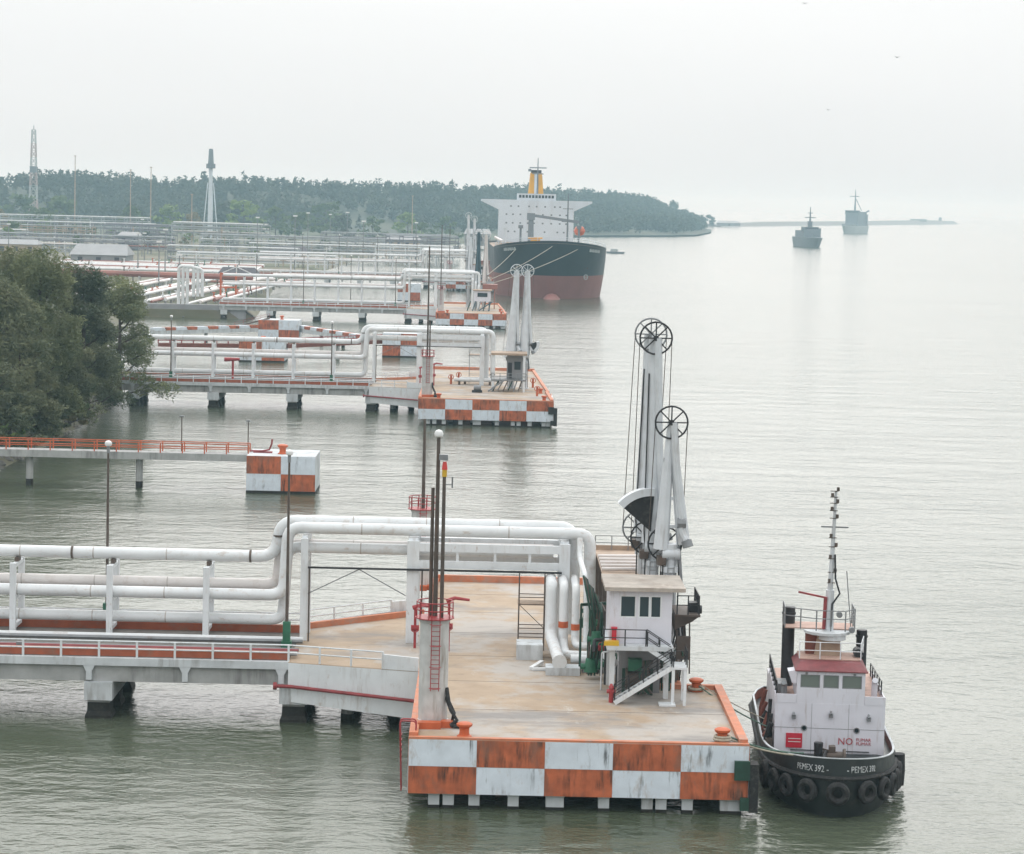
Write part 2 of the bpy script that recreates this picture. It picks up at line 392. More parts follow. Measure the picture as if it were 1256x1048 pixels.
for i, (x, y) in enumerate(bw):
    d = Vector((bw[min(i + 1, 4)][0] - bw[max(i - 1, 0)][0], bw[min(i + 1, 4)][1] - bw[max(i - 1, 0)][1])).normalized(); nn = Vector((d.y, -d.x))
    hz = [4, 8, 9, 12, 9][i]
    rings.append([(x + nn.x * a, y + nn.y * a, z) for a, z in ((-26, -.6), (-9, hz), (9, hz), (26, -.6))])
mb.loft(rings, closed=False)
mb.box(1180, 1225, 6890, 6900, 8, 15).box(1340, 1348, 7330, 7338, 8, 20)
solo('breakwater', mb, 'rock', 'long low rock breakwater reaching out to sea', None, kind='structure')

# riprap along the near shore
mb = MB()
for i in range(420):
    y = 300 + 180 * rng.random() if i < 330 else 480 + 300 * rng.random()
    xs = np.interp(y, [p[1] for p in shore], [p[0] for p in shore]); tt = rng.random()
    x = xs + tt * 3.4 - .2; z = 2.4 - tt * 2.7; s_ = .35 + .55 * rng.random()
    v = [Vector((rng.uniform(-1, 1), rng.uniform(-1, 1), rng.uniform(-.7, .7))) for _ in range(3)]
    ring = [[(x + s_ * k * math.cos(a + i) * (.8 + .4 * rng.random()), y + s_ * k * math.sin(a + i) * (.8 + .4 * rng.random()), z + zz * s_) for a in (0, 1.25, 2.5, 3.8, 5)] for k, zz in ((.6, -.6), (1, 0), (.55, .55))]
    mb.loft(ring)
solo('riprap', mb, 'rock', 'grey boulders piled along the left shore', 'rocks', kind='stuff')

# ------------------------------------------------------------------ loading piers
def sheave(mb, c, ax, RR, mats=None, spokes=8, r=.07):
    c = Vector(c); ax = Vector(ax).normalized(); a = ax.orthogonal().normalized(); d = ax.cross(a)
    mb.torus(c, ax, RR, r, 22, 5); mb.cyl(c - ax * .16, c + ax * .16, .2, n=8)
    for i in range(spokes):
        th = math.pi * 2 * i / spokes; e = a * math.cos(th) + d * math.sin(th)
        mb.bar(c + e * .15, c + e * (RR - .02), .09, .09)

def loading_arm(base, zl, za, label, lean=0.0, out=(1.2, 0), body='arm_grey', wheel='black_steel', cw=None, RR=1.12, wide=False, fat=1.0, group='marine loading arms'):
    x, y, z0 = base
    t = thing('oil_loader', label, 'loading arm', base, group)
    xa = x + lean
    mb = MB(); mb.cyl((x, y, z0), (x, y, zl), .5, .45, 12)
    mb.cyl((x, y, z0), (x, y, z0 + .25), .85, n=12); mb.cyl((x, y, zl - 1.6), (x, y, zl - 1.2), .68, n=12); mb.cyl((x, y, zl - .2), (x, y, zl + .35), .62, n=12)
    part('riser', mb, body, t, True)
    mb = MB(); mb.cyl((x - .62, y - .3, zl - .3), (x + .62, y - .3, zl - .3), .42, n=10)
    part('trunnion', mb, body, t, True)
    mb = MB()
    if wide:
        mb.tube([(xa, y - .2, za), (x - .7, y - .2, zl)], .26, 8, .55); mb.tube([(xa, y - .2, za), (x + .85, y - .2, zl + .4)], .24, 8, .48)
        for k in (.35, .6, .82):
            mb.bar((xa + (x - .7 - xa) * k, y - .2, za + (zl - za) * k), (xa + (x + .85 - xa) * k, y - .2, za + (zl - za) * k), .22)
    else:
        mb.tube([(x - .1, y, zl), (x + (xa - x) * .45, y, zl + (za - zl) * .45), (xa, y, za)], .74 * fat, 12, .44)
        mb.tube([(x + .45, y, zl), (xa, y - .1, za)], .2, 8, .16)
        for k in (.25, .5, .75):
            mb.cyl((x + (xa - x) * k, y, zl + (za - zl) * k - .12), (x + (xa - x) * k, y, zl + (za - zl) * k + .12), .68 - .3 * k, n=10)
    part('inboard_arm', mb, body, t, True)
    mb = MB(); xo, yo = xa + out[0], y + out[1]; zb = zl + 2.2
    mb.tube([(xa + .15, y - .45, za), (xa + out[0] * .5, y - .5 + out[1] * .5, (za + zb) * .5), (xo, yo - .5, zb)], .3, 8, .24)
    mb.tube(fillet([(xo, yo - .5, zb), (xo, yo - .5, zb - .9), (xo + .35, yo - .7, zb - 1.5)], .4), .26, 8)
    oa = part('outboard_arm', mb, body, t, True)
    part('coupler', MB().cyl((xo + .35, yo - .7, zb - 1.5), (xo + .5, yo - .8, zb - 1.95), .38, n=10), 'steel_grey', oa, True)
    part('swivel', MB().cyl((xo - .3, yo - .55, zb - .3), (xo + .3, yo - .55, zb - .3), .36, n=8), 'steel_grey', oa, True)
    for zz, rad, yy, nm in ((za, RR, y - .55, 'upper_sheave'), (zl + .2, RR * 1.05, y + .95, 'lower_sheave')):
        mb = MB(); sheave(mb, (xa if nm[0] == 'u' else x - .35, yy, zz), (0, 1, 0), rad); part(nm, mb, wheel, t)
    for sgn in (-1, 1):
        mb = MB(); mb.tube([(xa + sgn * RR, y - .55, za), (x - .35 + sgn * RR * 1.05, y + .95, zl + .2)], .028, 4); part('cable', mb, 'steel_brown', t)
    for sgn in (-1, 1):
        part('hydraulic_line', MB().tube([(x + sgn * .58, y - .35, z0 + .2), (x + sgn * .55, y - .4, zl - .8), (x + sgn * .7, y - .5, zl + .9), (xa + sgn * .4, y - .3, za - 2.5)], .05, 5), 'black_steel', t, True)
    mb = MB()
    for sgn in (-1, 1): mb.bar((x + sgn * .22, y - .72, z0 + .1), (x + sgn * .22, y - .72, zl - .5), .05)
    for k in range(14): mb.bar((x - .22, y - .72, z0 + .5 + k * (zl - z0 - 1.2) / 14), (x + .22, y - .72, z0 + .5 + k * (zl - z0 - 1.2) / 14), .04)
    part('ladder', mb, 'steel_grey', t)
    part('cylinder', MB().cyl((x + .75, y - .3, zl - 2.6), (x + .5, y - .3, zl + .2), .16, n=8).cyl((x + .5, y - .3, zl + .2), (x + .35, y - .3, zl + 2.0), .09, n=8), 'steel_grey', t, True)
    part('gearbox', MB().box(x - .95, x - .35, y - .6, y + .3, zl - 1.1, zl - .5), 'steel_brown', t)
    if cw:
        cx, cz, a0, a1, rad = cw
        mb = MB(); pts = [(cx, y - .9, cz)] + [(cx + rad * math.cos(a), y - .9, cz + rad * math.sin(a)) for a in np.linspace(a0, a1, 9)]
        mb.extr(pts, (0, .8, 0)); k = part('counterweight', mb, 'rubber', t)
        mb = MB(); A = [(cx + rr_ * math.cos(a), y - 1.0, cz + rr_ * math.sin(a)) for rr_, seq in ((rad + .55, np.linspace(a0, a1, 9)), (rad + .02, np.linspace(a1, a0, 9))) for a in seq]
        mb.extr(A, (0, 1.0, 0)); part('rim_plate', mb, body, k)
    return t

def lamp_post(x, y, z0, z1, label, base_h=1.6, group='lamp posts on the access bridges', green=True):
    t = thing('lamp_post', label, 'lamp post', (x, y, z0), group)
    part('pole', MB().tube([(x, y, z0), (x, y, z1)], .13, 8, .08), 'steel_brown', t, True)
    part('base', MB().box(x - .38, x + .38, y - .38, y + .38, z0, z0 + base_h * .25).box(x - .27, x + .27, y - .27, y + .27, z0 + base_h * .25, z0 + base_h), 'green_paint', t)
    mb = MB(); mb.tube([(x, y, z1 - .1), (x, y, z1 + .1), (x, y, z1 + .35), (x, y, z1 + .5)], .12, 8); 
    part('collar', mb, 'steel_grey', t, True)
    mb = MB(); rr_ = [(.14, .42), (.24, .48), (.28, .6), (.25, .74), (.13, .83), (.02, .86)]
    mb.loft([[(x + a * math.cos(k * math.pi / 5), y + a * math.sin(k * math.pi / 5), z1 + h) for k in range(10)] for a, h in rr_])
    part('lamp_head', mb, 'lamp_white', t, True)
    return t

def bollard(x, y, z, label, mat='orange_paint', s=1.0, group='orange mooring bollards'):
    mb = MB(); pr = [(.42, 0), (.42, .06), (.3, .12), (.27, .3), (.29, .5), (.44, .62), (.46, .74), (.3, .82), (.02, .84)]
    mb.loft([[(x + a * s * math.cos(k * math.pi / 6), y + a * s * math.sin(k * math.pi / 6), z + h * s) for k in range(12)] for a, h in pr])
    return solo('mooring_bollard', mb, mat, label, 'bollard', (x, y, z), group, True)

def beacon_pillar(x, y, label, poles, lvl, hz=6.8, rad=.92):
    t = thing('beacon_pillar', label, 'pillar', (x, y, DZ), 'white beacon pillars on the platforms')
    z0, z1 = DZ, DZ + hz
    mb = MB(); mb.loft([[(x + a * math.cos(k * math.pi / 12), y + a * math.sin(k * math.pi / 12), z) for k in range(24)] for a, z in ((rad + .1, z0), (rad + .08, z0 + .3), (rad, z0 + .34), (rad, z1 - .25), (rad + .07, z1 - .22), (rad + .07, z1))])
    part('shaft', mb, 'old_white', t, True)
    for bx in ((x - .9, x + .55, y - 1.7, y - 1.0), (x + .55, x + 1.3, y - 1.25, y - .55)):
        part('base_block', MB().box(*bx, z0, z0 + .42), 'orange_paint', t)
    yl = y - rad - .16
    mb = MB()
    for sx in (-.26, .26): mb.cyl((x + .1 + sx, yl, z0 + 2.3), (x + .1 + sx, yl, z1 + 1.0), .03, n=5)
    la = part('ladder', mb, 'red_paint', t)
    me = MB().bar((-.26, 0, 0), (.26, 0, 0), .035).mesh('rung', 'red_paint')
    for k in range(14 if lvl > 0 else 7):
        inst(me, 'rung', la, (x + .1, yl, z0 + 2.5 + k * (.3 if lvl > 0 else .6)))
    hoop = MB().tube([(.36 * math.cos(a), -.36 * math.sin(a), 0) for a in np.linspace(0, math.pi, 7)], .028, 4).mesh('cage_hoop', 'red_paint')
    for k in range(4): inst(hoop, 'cage_hoop', la, (x + .1, yl, z0 + 2.5 + k * 1.35))
    mb = MB(); rr_ = rad + .22
    for h in (.55, 1.05): mb.torus((x, y, z1 + h), (0, 0, 1), rr_, .04, 18, 5)
    ra = part('top_railing', mb, 'red_paint', t)
    me = MB().box(-.035, .035, -.035, .035, 0, 1.05).mesh('post', 'red_paint')
    for k in range(10): inst(me, 'post', ra, (x + rr_ * math.cos(k * .628), y + rr_ * math.sin(k * .628), z1))
    part('floor_plate', MB().cyl((x, y, z1), (x, y, z1 + .06), rr_ + .1, n=18), 'red_paint', t)
    for i, (dx, dy, zt, kind) in enumerate(poles):
        p = part('pole', MB().tube([(x + dx, y + dy, z1 + .06), (x + dx * .98, y + dy, zt)], .16 if i == 0 else .13, 8, .11), 'steel_brown', t, True)
        if kind == 'lamp':
            mb = MB(); mb.loft([[(x + dx * .98 + a * math.cos(k * math.pi / 5), y + dy + a * math.sin(k * math.pi / 5), zt + h) for k in range(10)] for a, h in ((.12, 0), (.25, .08), (.29, .25), (.22, .42), (.05, .5))])
            part('lamp_head', mb, 'lamp_white', p, True)
        elif kind == 'beacon':
            part('beacon', MB().cyl((x + dx, y + dy, zt), (x + dx, y + dy, zt + .45), .16), 'beacon_yellow', p, True)
            part('beacon_lens', MB().cyl((x + dx, y + dy, zt + .45), (x + dx, y + dy, zt + .95), .2, .12), 'beacon_red', p, True)
            part('camera_box', MB().box(x + dx - .35, x + dx + .2, y + dy - .2, y + dy + .2, zt + 1.05, zt + 1.4).box(x + dx + .45, x + dx + .55, y + dy - .05, y + dy + .05, zt - .7, zt).bar((x + dx, y + dy, zt - .5), (x + dx + .5, y + dy, zt - .5), .06), 'steel_grey', p)
    return t

def scaffold(x, y, w_, d_, h, label, mat='steel_brown'):
    t = thing('scaffold_tower', label, 'scaffold', (x, y, DZ), 'scaffold towers')
    for dx in (0, w_):
        for dy in (0, d_):
            part('standard', MB().cyl((x + dx, y + dy, DZ), (x + dx, y + dy, DZ + h), .045, n=5), mat, t)
    for k in (.18, .3, .62, .72):
        for dy in (0, d_): part('ledger', MB().bar((x, y + dy, DZ + h * k), (x + w_, y + dy, DZ + h * k), .06), mat, t)
        for dx in (0, w_): part('transom', MB().bar((x + dx, y, DZ + h * k), (x + dx, y + d_, DZ + h * k), .06), mat, t)
    part('brace', MB().bar((x, y, DZ + h * .62), (x + w_, y, DZ + h * .3), .05), mat, t)
    part('walkway_board', MB().box(x - .1, x + w_ + .1, y, y + d_, DZ + h * .625, DZ + h * .635), 'tan_steel', t)
    return t

def pier(O, idx, who, W=21.0, Lp=63.0, notch=(17.8, 18.2), first_white=True, BL=54.0, lvl=2, dz=0.0, posts_u=None, right_taper=0.0, poles=None, lamps=(), extra=True):
    ox, oy = O
    X = lambda u: ox + u
    Y = lambda v: oy + v
    # ---- platform
    t = thing('loading_platform', f'{who} loading platform, tan deck over orange and white checkered front', 'platform', (X(W / 2), Y(0), 0), 'loading platforms with checkered fronts')
    nv, nu = notch
    poly = [(X(0), Y(0)), (X(W), Y(0)), (X(W - right_taper * .3), Y(nv)), (X(nu), Y(nv)), (X(nu - right_taper), Y(Lp)), (X(0), Y(Lp))]
    part('deck_slab', MB().prism(poly, 1.05, DZ), ['deck_concrete'], t)
    # checkered front panels, proud of the slab
    cols, zr = 5, ((2.72, DZ - .02), (1.0, 2.70)); pw = W / cols
    for c_ in range(cols):
        for r_, (z0, z1) in enumerate(zr):
            wh = ((c_ + r_) % 2 == 0) == first_white
            part('painted_panel', MB().box(X(c_ * pw + .006), X((c_ + 1) * pw - .006), Y(-.03 - .01 * ((c_ + r_) % 2)), Y(.02), z0, z1), 'panel_white' if wh else 'panel_orange', t)
    for c_ in range(4):
        for r_, (z0, z1) in enumerate(zr):
            wh = ((c_ + r_) % 2 == 1) == first_white; a, b_ = c_ * nv / 4 + .02, (c_ + 1) * nv / 4 - .02
            m_ = 'panel_white' if wh else 'panel_orange'
            part('painted_panel', MB().box(X(W - .1), X(W + .03), Y(a), Y(b_), z0, z1), m_, t)
            part('painted_panel', MB().box(X(-.03), X(.1), Y(a), Y(b_), z0, z1), m_, t)
    # kerbs
    kz = DZ + .32
    for nm, q in (('kerb', (X(0), X(W), Y(.02), Y(.42), DZ, DZ + .12)), ('kerb', (X(.0), X(.55), Y(.44), Y(21.4), DZ, kz)), ('kerb', (X(.3), X(nu - right_taper - .1), Y(Lp - .5), Y(Lp - .05), DZ, kz + .25)), ('kerb', (X(.0), X(.5), Y(46), Y(Lp - .52), DZ, kz))):
        part(nm, MB().box(*q), 'kerb_orange' if q[1] - q[0] > 1 or True else 'kerb_orange', t)
    mb = MB(); mb.extr([(X(W - .6), Y(.44), DZ), (X(W - .05), Y(.44), DZ), (X(W - .05 - right_taper * .3), Y(nv - .05), DZ), (X(W - .6 - right_taper * .3), Y(nv - .05), DZ)], (0, 0, .32)); part('kerb', mb, 'kerb_orange', t)
    if nu < W - .5:
        part('kerb', MB().box(X(nu - 2.3), X(W - .62), Y(nv - .5), Y(nv - .06), DZ, kz), 'kerb_orange', t)
        part('kerb', MB().box(X(nu - .5), X(nu - .05), Y(nv + .3), Y(Lp - .6), DZ, kz), 'kerb_orange', t)
    else:
        mb = MB(); mb.extr([(X(nu - .55), Y(nv), DZ), (X(nu - .05), Y(nv), DZ), (X(nu - .05 - right_taper), Y(Lp - .6), DZ), (X(nu - .55 - right_taper), Y(Lp - .6), DZ)], (0, 0, .32)); part('kerb', mb, 'kerb_orange', t)
    if lvl > 0:
        for vv in (9.2, 18.6, 28, 37.5, 47, 56): part('joint', MB().box(X(.6), X((W if vv < nv else nu) - .7 - right_taper), Y(vv - .025), Y(vv + .025), DZ, DZ + .006), 'wet_concrete', t)
    # piles
    prng = random.Random(idx + 40)
    pm = MB().loft([[(a * c_, b_ * c_, z) for a, b_ in ((-1, -1), (1, -1), (1, 1), (-1, 1))] for c_, z in ((.34, .2), (.34, .8), (.46, 1.06))]); pm.cur = 1; pm.box(-.35, .35, -.35, .35, -.6, .2); pm = pm.mesh('pile', ['pale_concrete', 'wet_concrete'])
    for row, vv in enumerate((.75, 4.5, 9, 15, 24, 36, 48, 60)):
        us = [1.6, 2.6, 4.0, 6.6, 8.8, 9.4, 12.2, 14.8, 15.6, 17.3, 19.6, 20.3] if row == 0 else [1.4, 5, 8.5, 12, 15.5, 19.5]
        for u in us:
            u = u * W / 21
            if vv > nv and u > nu - 1: continue
            inst(pm, 'pile', t, (X(u + prng.uniform(-.1, .1)), Y(vv), 0), prng.uniform(-.05, .05))
    # fender on the right front corner
    if lvl > 0:
        f_ = thing('corner_fender', f'black rubber corner fender of the {who} platform', 'fender', (X(W), Y(1), 0), 'platform corner fenders')
        part('fender_pad', MB().box(X(W + .05), X(W + .6), Y(-.3), Y(.9), .3, 3.3), 'rubber', f_)
        for q in ((X(W - .9), X(W + .05), Y(-.34), Y(-.08), 2.3, 3.5), (X(W - .5), X(W + .04), Y(-.32), Y(-.07), .4, 1.2)): part('fender_frame', MB().box(*q), 'dark_green' if idx == 0 else 'rubber', f_)
    for i, (u, v) in enumerate([(3.4, .95), (W - 1.6, .95), (W - 1.9, nv - 1.0)]):
        bollard(X(u), Y(v), DZ + .004, 'orange mooring bollard ' + ['beside the white pillar on the %s platform', 'at the right front corner of the %s platform', 'behind the right corner of the %s platform'][i] % who, s=1.1)
    # ---- access bridge
    b = thing('access_bridge', f'{who} access bridge carrying white pipes, concrete girders on piers', 'bridge', (X(-BL / 2), Y(30), 0), 'access bridges from the shore')
    v0, v1, ue = 24.0, 36.5, -9.4
    part('deck', MB().box(X(-BL), X(ue), Y(v0), Y(v1), 3.85, DZ), 'pale_concrete', b)
    part('road_surface', MB().box(X(-BL), X(ue), Y(v0 + .5), Y(v1 - .5), DZ, DZ + .05), 'road_grey', b)
    for vv, rr_, mt in ((v0 + 1.3, .1, 'steel_grey'), (v0 + 1.7, .14, 'white_pipe'), (v0 + 2.2, .1, 'steel_brown'), (v0 + 2.7, .16, 'dark_red'), (v0 + 3.3, .12, 'steel_grey'), (30.6, .16, 'steel_grey'), (31.3, .22, 'white_pipe')):
        part('service_pipe', MB().cyl((X(-BL), Y(vv), DZ + .3), (X(ue + .5), Y(vv), DZ + .3), rr_, n=6), mt, b, True)
    for vv in (v0 + .35, v0 + 4, v0 + 8, v1 - .9):
        part('girder', MB().box(X(-BL), X(ue - .02), Y(vv), Y(vv + .55), 2.65, 3.85), 'concrete', b)
    me = MB().extr([(-.42, 0, 3.85), (.42, 0, 3.85), (.2, 0, 3.4), (.2, 0, 2.8), (-.2, 0, 2.8), (-.2, 0, 3.4)], (0, .33, 0)).mesh('bracket', 'pale_concrete')
    k = -9.9
    while k > -BL:
        inst(me, 'bracket', b, (X(k), Y(v0 + .02), 0)); k -= 6.85
    part('kerb', MB().box(X(-BL), X(ue), Y(v0 + .55), Y(v0 + .85), DZ + .05, DZ + .62), 'rust_orange_kerb', b)
    part('kerb', MB().box(X(-BL), X(ue), Y(v1 - 1.0), Y(v1 - .7), DZ + .05, DZ + .62), 'rust_orange_kerb', b)
    # widening slab that meets the platform
    A, B_, C_, D_ = (X(ue), Y(v0)), (X(0), Y(21.6)), (X(0), Y(46.0)), (X(ue), Y(v1 + 1.6))
    part('flared_slab', MB().prism([A, B_, C_, D_], 3.0, DZ), 'deck_concrete', b)
    part('parapet', MB().extr([(A[0], A[1] - .04, 1.55), (A[0], A[1] - .04, DZ - .05), (B_[0] - .02, B_[1] - .04, DZ - .05), (B_[0] - .02, B_[1] - .04, .95)], (0, .32, 0)), 'white_paint', b)
    part('parapet_end', MB().extr([(X(-2.6), Y(22.2), DZ), (X(-.05), Y(21.55), DZ), (X(-.05), Y(21.55), DZ + .95), (X(-2.6), Y(22.2), DZ + 1.05)], (0, .2, 0)), 'white_paint', b)
    part('parapet_end', MB().extr([(X(-2.9), Y(44.0), DZ), (X(-.3), Y(45.8), DZ), (X(-.3), Y(45.8), DZ + 1.2), (X(-2.9), Y(44.0), DZ + 1.2)], (0, .2, 0)), 'white_paint', b)
    part('kerb', MB().bar((X(ue), Y(v1 + 1.0), DZ + .2), (X(-.4), Y(45.2), DZ + .2), .4, .5), 'kerb_orange', b)
    part('red_pipe', MB().tube([(X(ue - .9), Y(v0 - .5), 2.75), (X(ue + .2), Y(v0 - .35), 2.7), (X(-.2), Y(21.2), 2.35)], .13, 8), 'dark_red', b, True)
    part('pipe_flange', MB().cyl((X(ue - 1.0), Y(v0 - .5), 2.75), (X(ue - .75), Y(v0 - .5), 2.75), .27, n=10), 'dark_red', b, True)
    railing(b, [(X(-BL), Y(v0 + .15), DZ), (X(ue), Y(v0 + .15), DZ), (X(-2.6), Y(22.3), DZ)], 1.2, 'white_paint', 2.74, (1.0, .55), .06, lvl > 0)
    railing(b, [(X(-BL), Y(v1 - .1), DZ), (X(ue), Y(v1 + .1), DZ), (X(ue + .1), Y(v1 + 1.5), DZ), (X(-2.9), Y(44.0), DZ)], 1.35, 'white_paint', 2.74, (1.0, .62, .3), .06, lvl > 0)
    pc = -9.0; k = 0
    while pc > -BL:
        cap = part('pier_cap', MB().box(X(pc - 1.0), X(pc + 1.0), Y(v0 - .1), Y(v1 - .6), 1.35, 2.65), 'pale_concrete', b)
        for vv in (v0 + 1.0, v0 + 5.5, v1 - 1.6):
            mb = MB().box(X(pc - .8), X(pc + .8), Y(vv - .8), Y(vv + .8), 1.15, 1.35); mb.cur = 1; mb.loft([[(X(pc + a * c_), Y(vv + e * c_), z) for a, e in ((-1, -1), (1, -1), (1, 1), (-1, 1))] for c_, z in ((1.0, -.6), (.95, .2), (.82, .5), (.8, 1.15))])
            part('pile', mb, ['concrete', 'wet_concrete'], cap)
        pc -= 13.9; k += 1
    for u, v in ((-5.2, 26), (-5.0, 34), (-2.0, 30), (-2.5, 40)):
        mb = MB().cyl((X(u), Y(v), .4), (X(u), Y(v), 3.0), .5); mb.cur = 1; mb.cyl((X(u), Y(v), -.6), (X(u), Y(v), .4), .52)
        part('pile', mb, ['concrete', 'wet_concrete'], b)
    if lvl == 2:
        part('junction_box', MB().box(X(-29), X(-28.5), Y(v0 + 1.2), Y(v0 + 1.5), DZ + .05, DZ + .8), 'steel_grey', b)
    # ---- pipe supports along the bridge
    k = -16.3; i = 0
    names = ['first', 'second', 'third', 'fourth', 'fifth', 'sixth', 'seventh', 'eighth']
    vf, vr = 32.7, 36.0
    while k > -BL + 1 and i < 8:
        s_ = thing('pipe_support', f'{names[i]} white pipe support frame from the platform on the {who} bridge', 'pipe support', (X(k), Y(34.3), DZ), 'pipe supports on the bridges')
        for vv in (vf, vr): part('post', MB().box(X(k - .22), X(k + .22), Y(vv - .2), Y(vv + .2), DZ + .05, 9.75 + dz), 'white_paint', s_)
        for zz in (9.55 + dz, 7.05 + dz, 4.95): part('cross_beam', MB().box(X(k - .16), X(k + .16), Y(vf + .2), Y(vr - .2), zz - .16, zz + .1), 'white_paint', s_)
        part('saddle', MB().box(X(k - .14), X(k + .14), Y(34.0), Y(35.1), 9.66 + dz, 9.98 + dz), 'steel_brown', s_)
        k -= 7.2; i += 1
    # ---- pipelines
    top = 13.0 + dz
    def pipeline(lbl, pts, r, mat, rad=.9, flanges=(), nn=12):
        p_ = thing('pipeline', lbl, 'pipeline', tuple(Vector(pts[0])), 'pipelines of the loading piers')
        part('pipe', MB().tube(fillet(pts, rad), r, nn if lvl > 0 else 8), mat, p_, True)
        if lvl > 0:
            for q0, q1 in zip(pts, pts[1:]):
                q0, q1 = Vector(q0), Vector(q1); ln = (q1 - q0).length
                for k in range(1, int(ln / 5.5)):
                    c0 = q0.lerp(q1, k * 5.5 / ln); dd = (q1 - q0).normalized(); part('weld_band', MB().cyl(c0 - dd * .04, c0 + dd * .04, r * 1.025, n=nn), 'weld_grey', p_, True)
        for a, ax in flanges:
            a = Vector(a); ax = Vector(ax); part('flange', MB().cyl(a - ax * .08, a + ax * .08, r * 1.12, n=nn), 'steel_brown', p_, True)
        return p_
    vA, vB, vC, vD = 34.6, 33.5, 35.2, 34.35
    pipeline(f'white pipeline running highest over the {who} bridge with an S bend', [(X(-BL), Y(vA), 10.4 + dz), (X(-11.3), Y(vA), 10.4 + dz), (X(-11.0), Y(vA), top + .15), (X(11.2), Y(vA), top + .15), (X(11.2), Y(vA + .2), 9.5), (X(11.2), Y(vA + .2), DZ + .6)], .45, 'white_pipe', 1.3, [((X(-11.05), Y(vA), 12.0 + dz), (0, 0, 1)), ((X(-26.6), Y(vA), 10.4 + dz), (1, 0, 0)), ((X(-13.2), Y(vA), 10.4 + dz), (1, 0, 0))])
    pipeline(f'front white pipeline on the {who} bridge, rising to the overhead run', [(X(-BL), Y(vB), 7.65 + dz), (X(-10.6), Y(vB), 7.65 + dz), (X(-10.3), Y(vB), top - .2), (X(12.3), Y(vB), top - .2), (X(12.35), Y(vB), 9), (X(12.35), Y(vB), DZ + .7)], .44, 'white_pipe', 1.0, [((X(12.35), Y(vB), DZ + 1.9), (0, 0, 1))])
    pipeline(f'pinkish pipeline behind at mid height on the {who} bridge', [(X(-BL), Y(vC), 8.2 + dz), (X(-11.2), Y(vC), 8.2 + dz), (X(-11.0), Y(vC), 11.3 + dz), (X(9.6), Y(vC), 11.3 + dz)], .4, 'pink_white_pipe', .9)
    pipeline(f'thick white pipeline lowest over the {who} bridge deck', [(X(-BL), Y(vD), 5.65), (X(-10.7), Y(vD), 5.65), (X(-10.4), Y(vD), 11.2 + dz), (X(9.6), Y(vD), 11.2 + dz)], .42, 'white_pipe', .9)
    # ---- portal frames over the platform edge
    fr = thing('pipe_portal', f'white portal frame holding the overhead pipes above the {who} platform', 'portal frame', (X(0), Y(34.3), DZ), 'pipe portal frames')
    for u, wd in ((-9.0, .26), (-.9, .45), (10.4, .4)):
        for vv in (vf, vr): part('column', MB().box(X(u - wd), X(u + wd), Y(vv - .22), Y(vv + .22), DZ + .02, top - .9), 'white_paint', fr)
        part('cap_beam', MB().box(X(u - wd * .8), X(u + wd * .8), Y(vf + .22), Y(vr - .22), top - 1.25, top - .75), 'white_paint', fr)
        part('cap_beam', MB().box(X(u - wd * .8), X(u + wd * .8), Y(vf + .22), Y(vr - .22), 10.2 + dz, 10.6 + dz), 'white_paint', fr)
    for vv in (vf, vr):
        part('chord', MB().box(X(-.45), X(10.0), Y(vv - .18), Y(vv + .18), 11.35 + dz, 11.95 + dz), 'white_paint', fr)
        part('chord', MB().box(X(-.45), X(10.0), Y(vv - .16), Y(vv + .16), 10.1 + dz, 10.65 + dz), 'white_paint', fr)
        for u in (2.4, 5.2, 7.8): part('web_post', MB().box(X(u - .1), X(u + .1), Y(vv - .1), Y(vv + .1), 10.65 + dz, 11.35 + dz), 'white_paint', fr)
    part('cable_tray', MB().box(X(-8.7), X(10.2), Y(vf - .5), Y(vf - .26), 9.92 + dz, 10.05 + dz), 'black_steel', fr)
    mid = X(-4.9)
    for q in (X(-8.7), X(-1.4)): part('tie_rod', MB().bar((mid, Y(vf - .3), 9.9 + dz), (q, Y(vf - .3), 8.0 + dz), .07), 'steel_grey', fr)
    for u in (-8.6, -.2): part('cable_conduit', MB().cyl((X(u), Y(vf - .35), DZ), (X(u), Y(vf - .35), 9.92 + dz), .07, n=6), 'steel_brown', fr)
    if lvl > 0:
        for j, (u, v, h) in enumerate([(-.6, 30.6, 5.0), (1.9, 29.6, 6.2)]):
            fm = thing('fire_monitor', f'red fire monitor on a stand {"beside the portal column" if j == 0 else "behind the white pillar"} on the {who} platform', 'fire monitor', (X(u), Y(v), DZ), 'red fire monitors')
            part('standpipe', MB().tube(fillet([(X(u), Y(v), DZ), (X(u), Y(v), DZ + h * .6)], .2), .1, 8), 'red_paint', fm, True)
            part('valve', MB().cyl((X(u - .3), Y(v), DZ + h * .3), (X(u + .3), Y(v), DZ + h * .3), .22, n=8).torus((X(u), Y(v - .35), DZ + h * .3), (0, 1, 0), .26, .04, 12, 5), 'red_paint', fm, True)
            part('nozzle', MB().tube([(X(u - .2), Y(v), DZ + h * .6), (X(u + .4), Y(v), DZ + h * .64), (X(u + 1.5), Y(v), DZ + h * .62)], .17, 8, .1), 'red_paint', fm, True)
    if lvl > 0:
        hp = solo('hose_pile', MB().tube([(X(2.2), Y(4.1), DZ + 2.4), (X(2.35), Y(3.7), DZ + 1.6), (X(2.7), Y(3.6), DZ + .9), (X(2.6), Y(3.9), DZ + .35), (X(3.0), Y(3.6), DZ + .2), (X(3.1), Y(3.1), DZ + .15)], .13, 7).tube([(X(2.1), Y(4.3), DZ + 2.0), (X(2.5), Y(3.5), DZ + 1.1), (X(2.9), Y(3.4), DZ + .5), (X(2.5), Y(3.2), DZ + .2)], .12, 7).torus((X(2.8), Y(3.5), DZ + .16), (0, 0, 1), .3, .13, 14, 6), 'rubber', f'dark hoses hanging beside the white pillar of the {who} platform', 'hose', (X(2.7), Y(3.6), DZ), 'hoses beside the pillars', True)
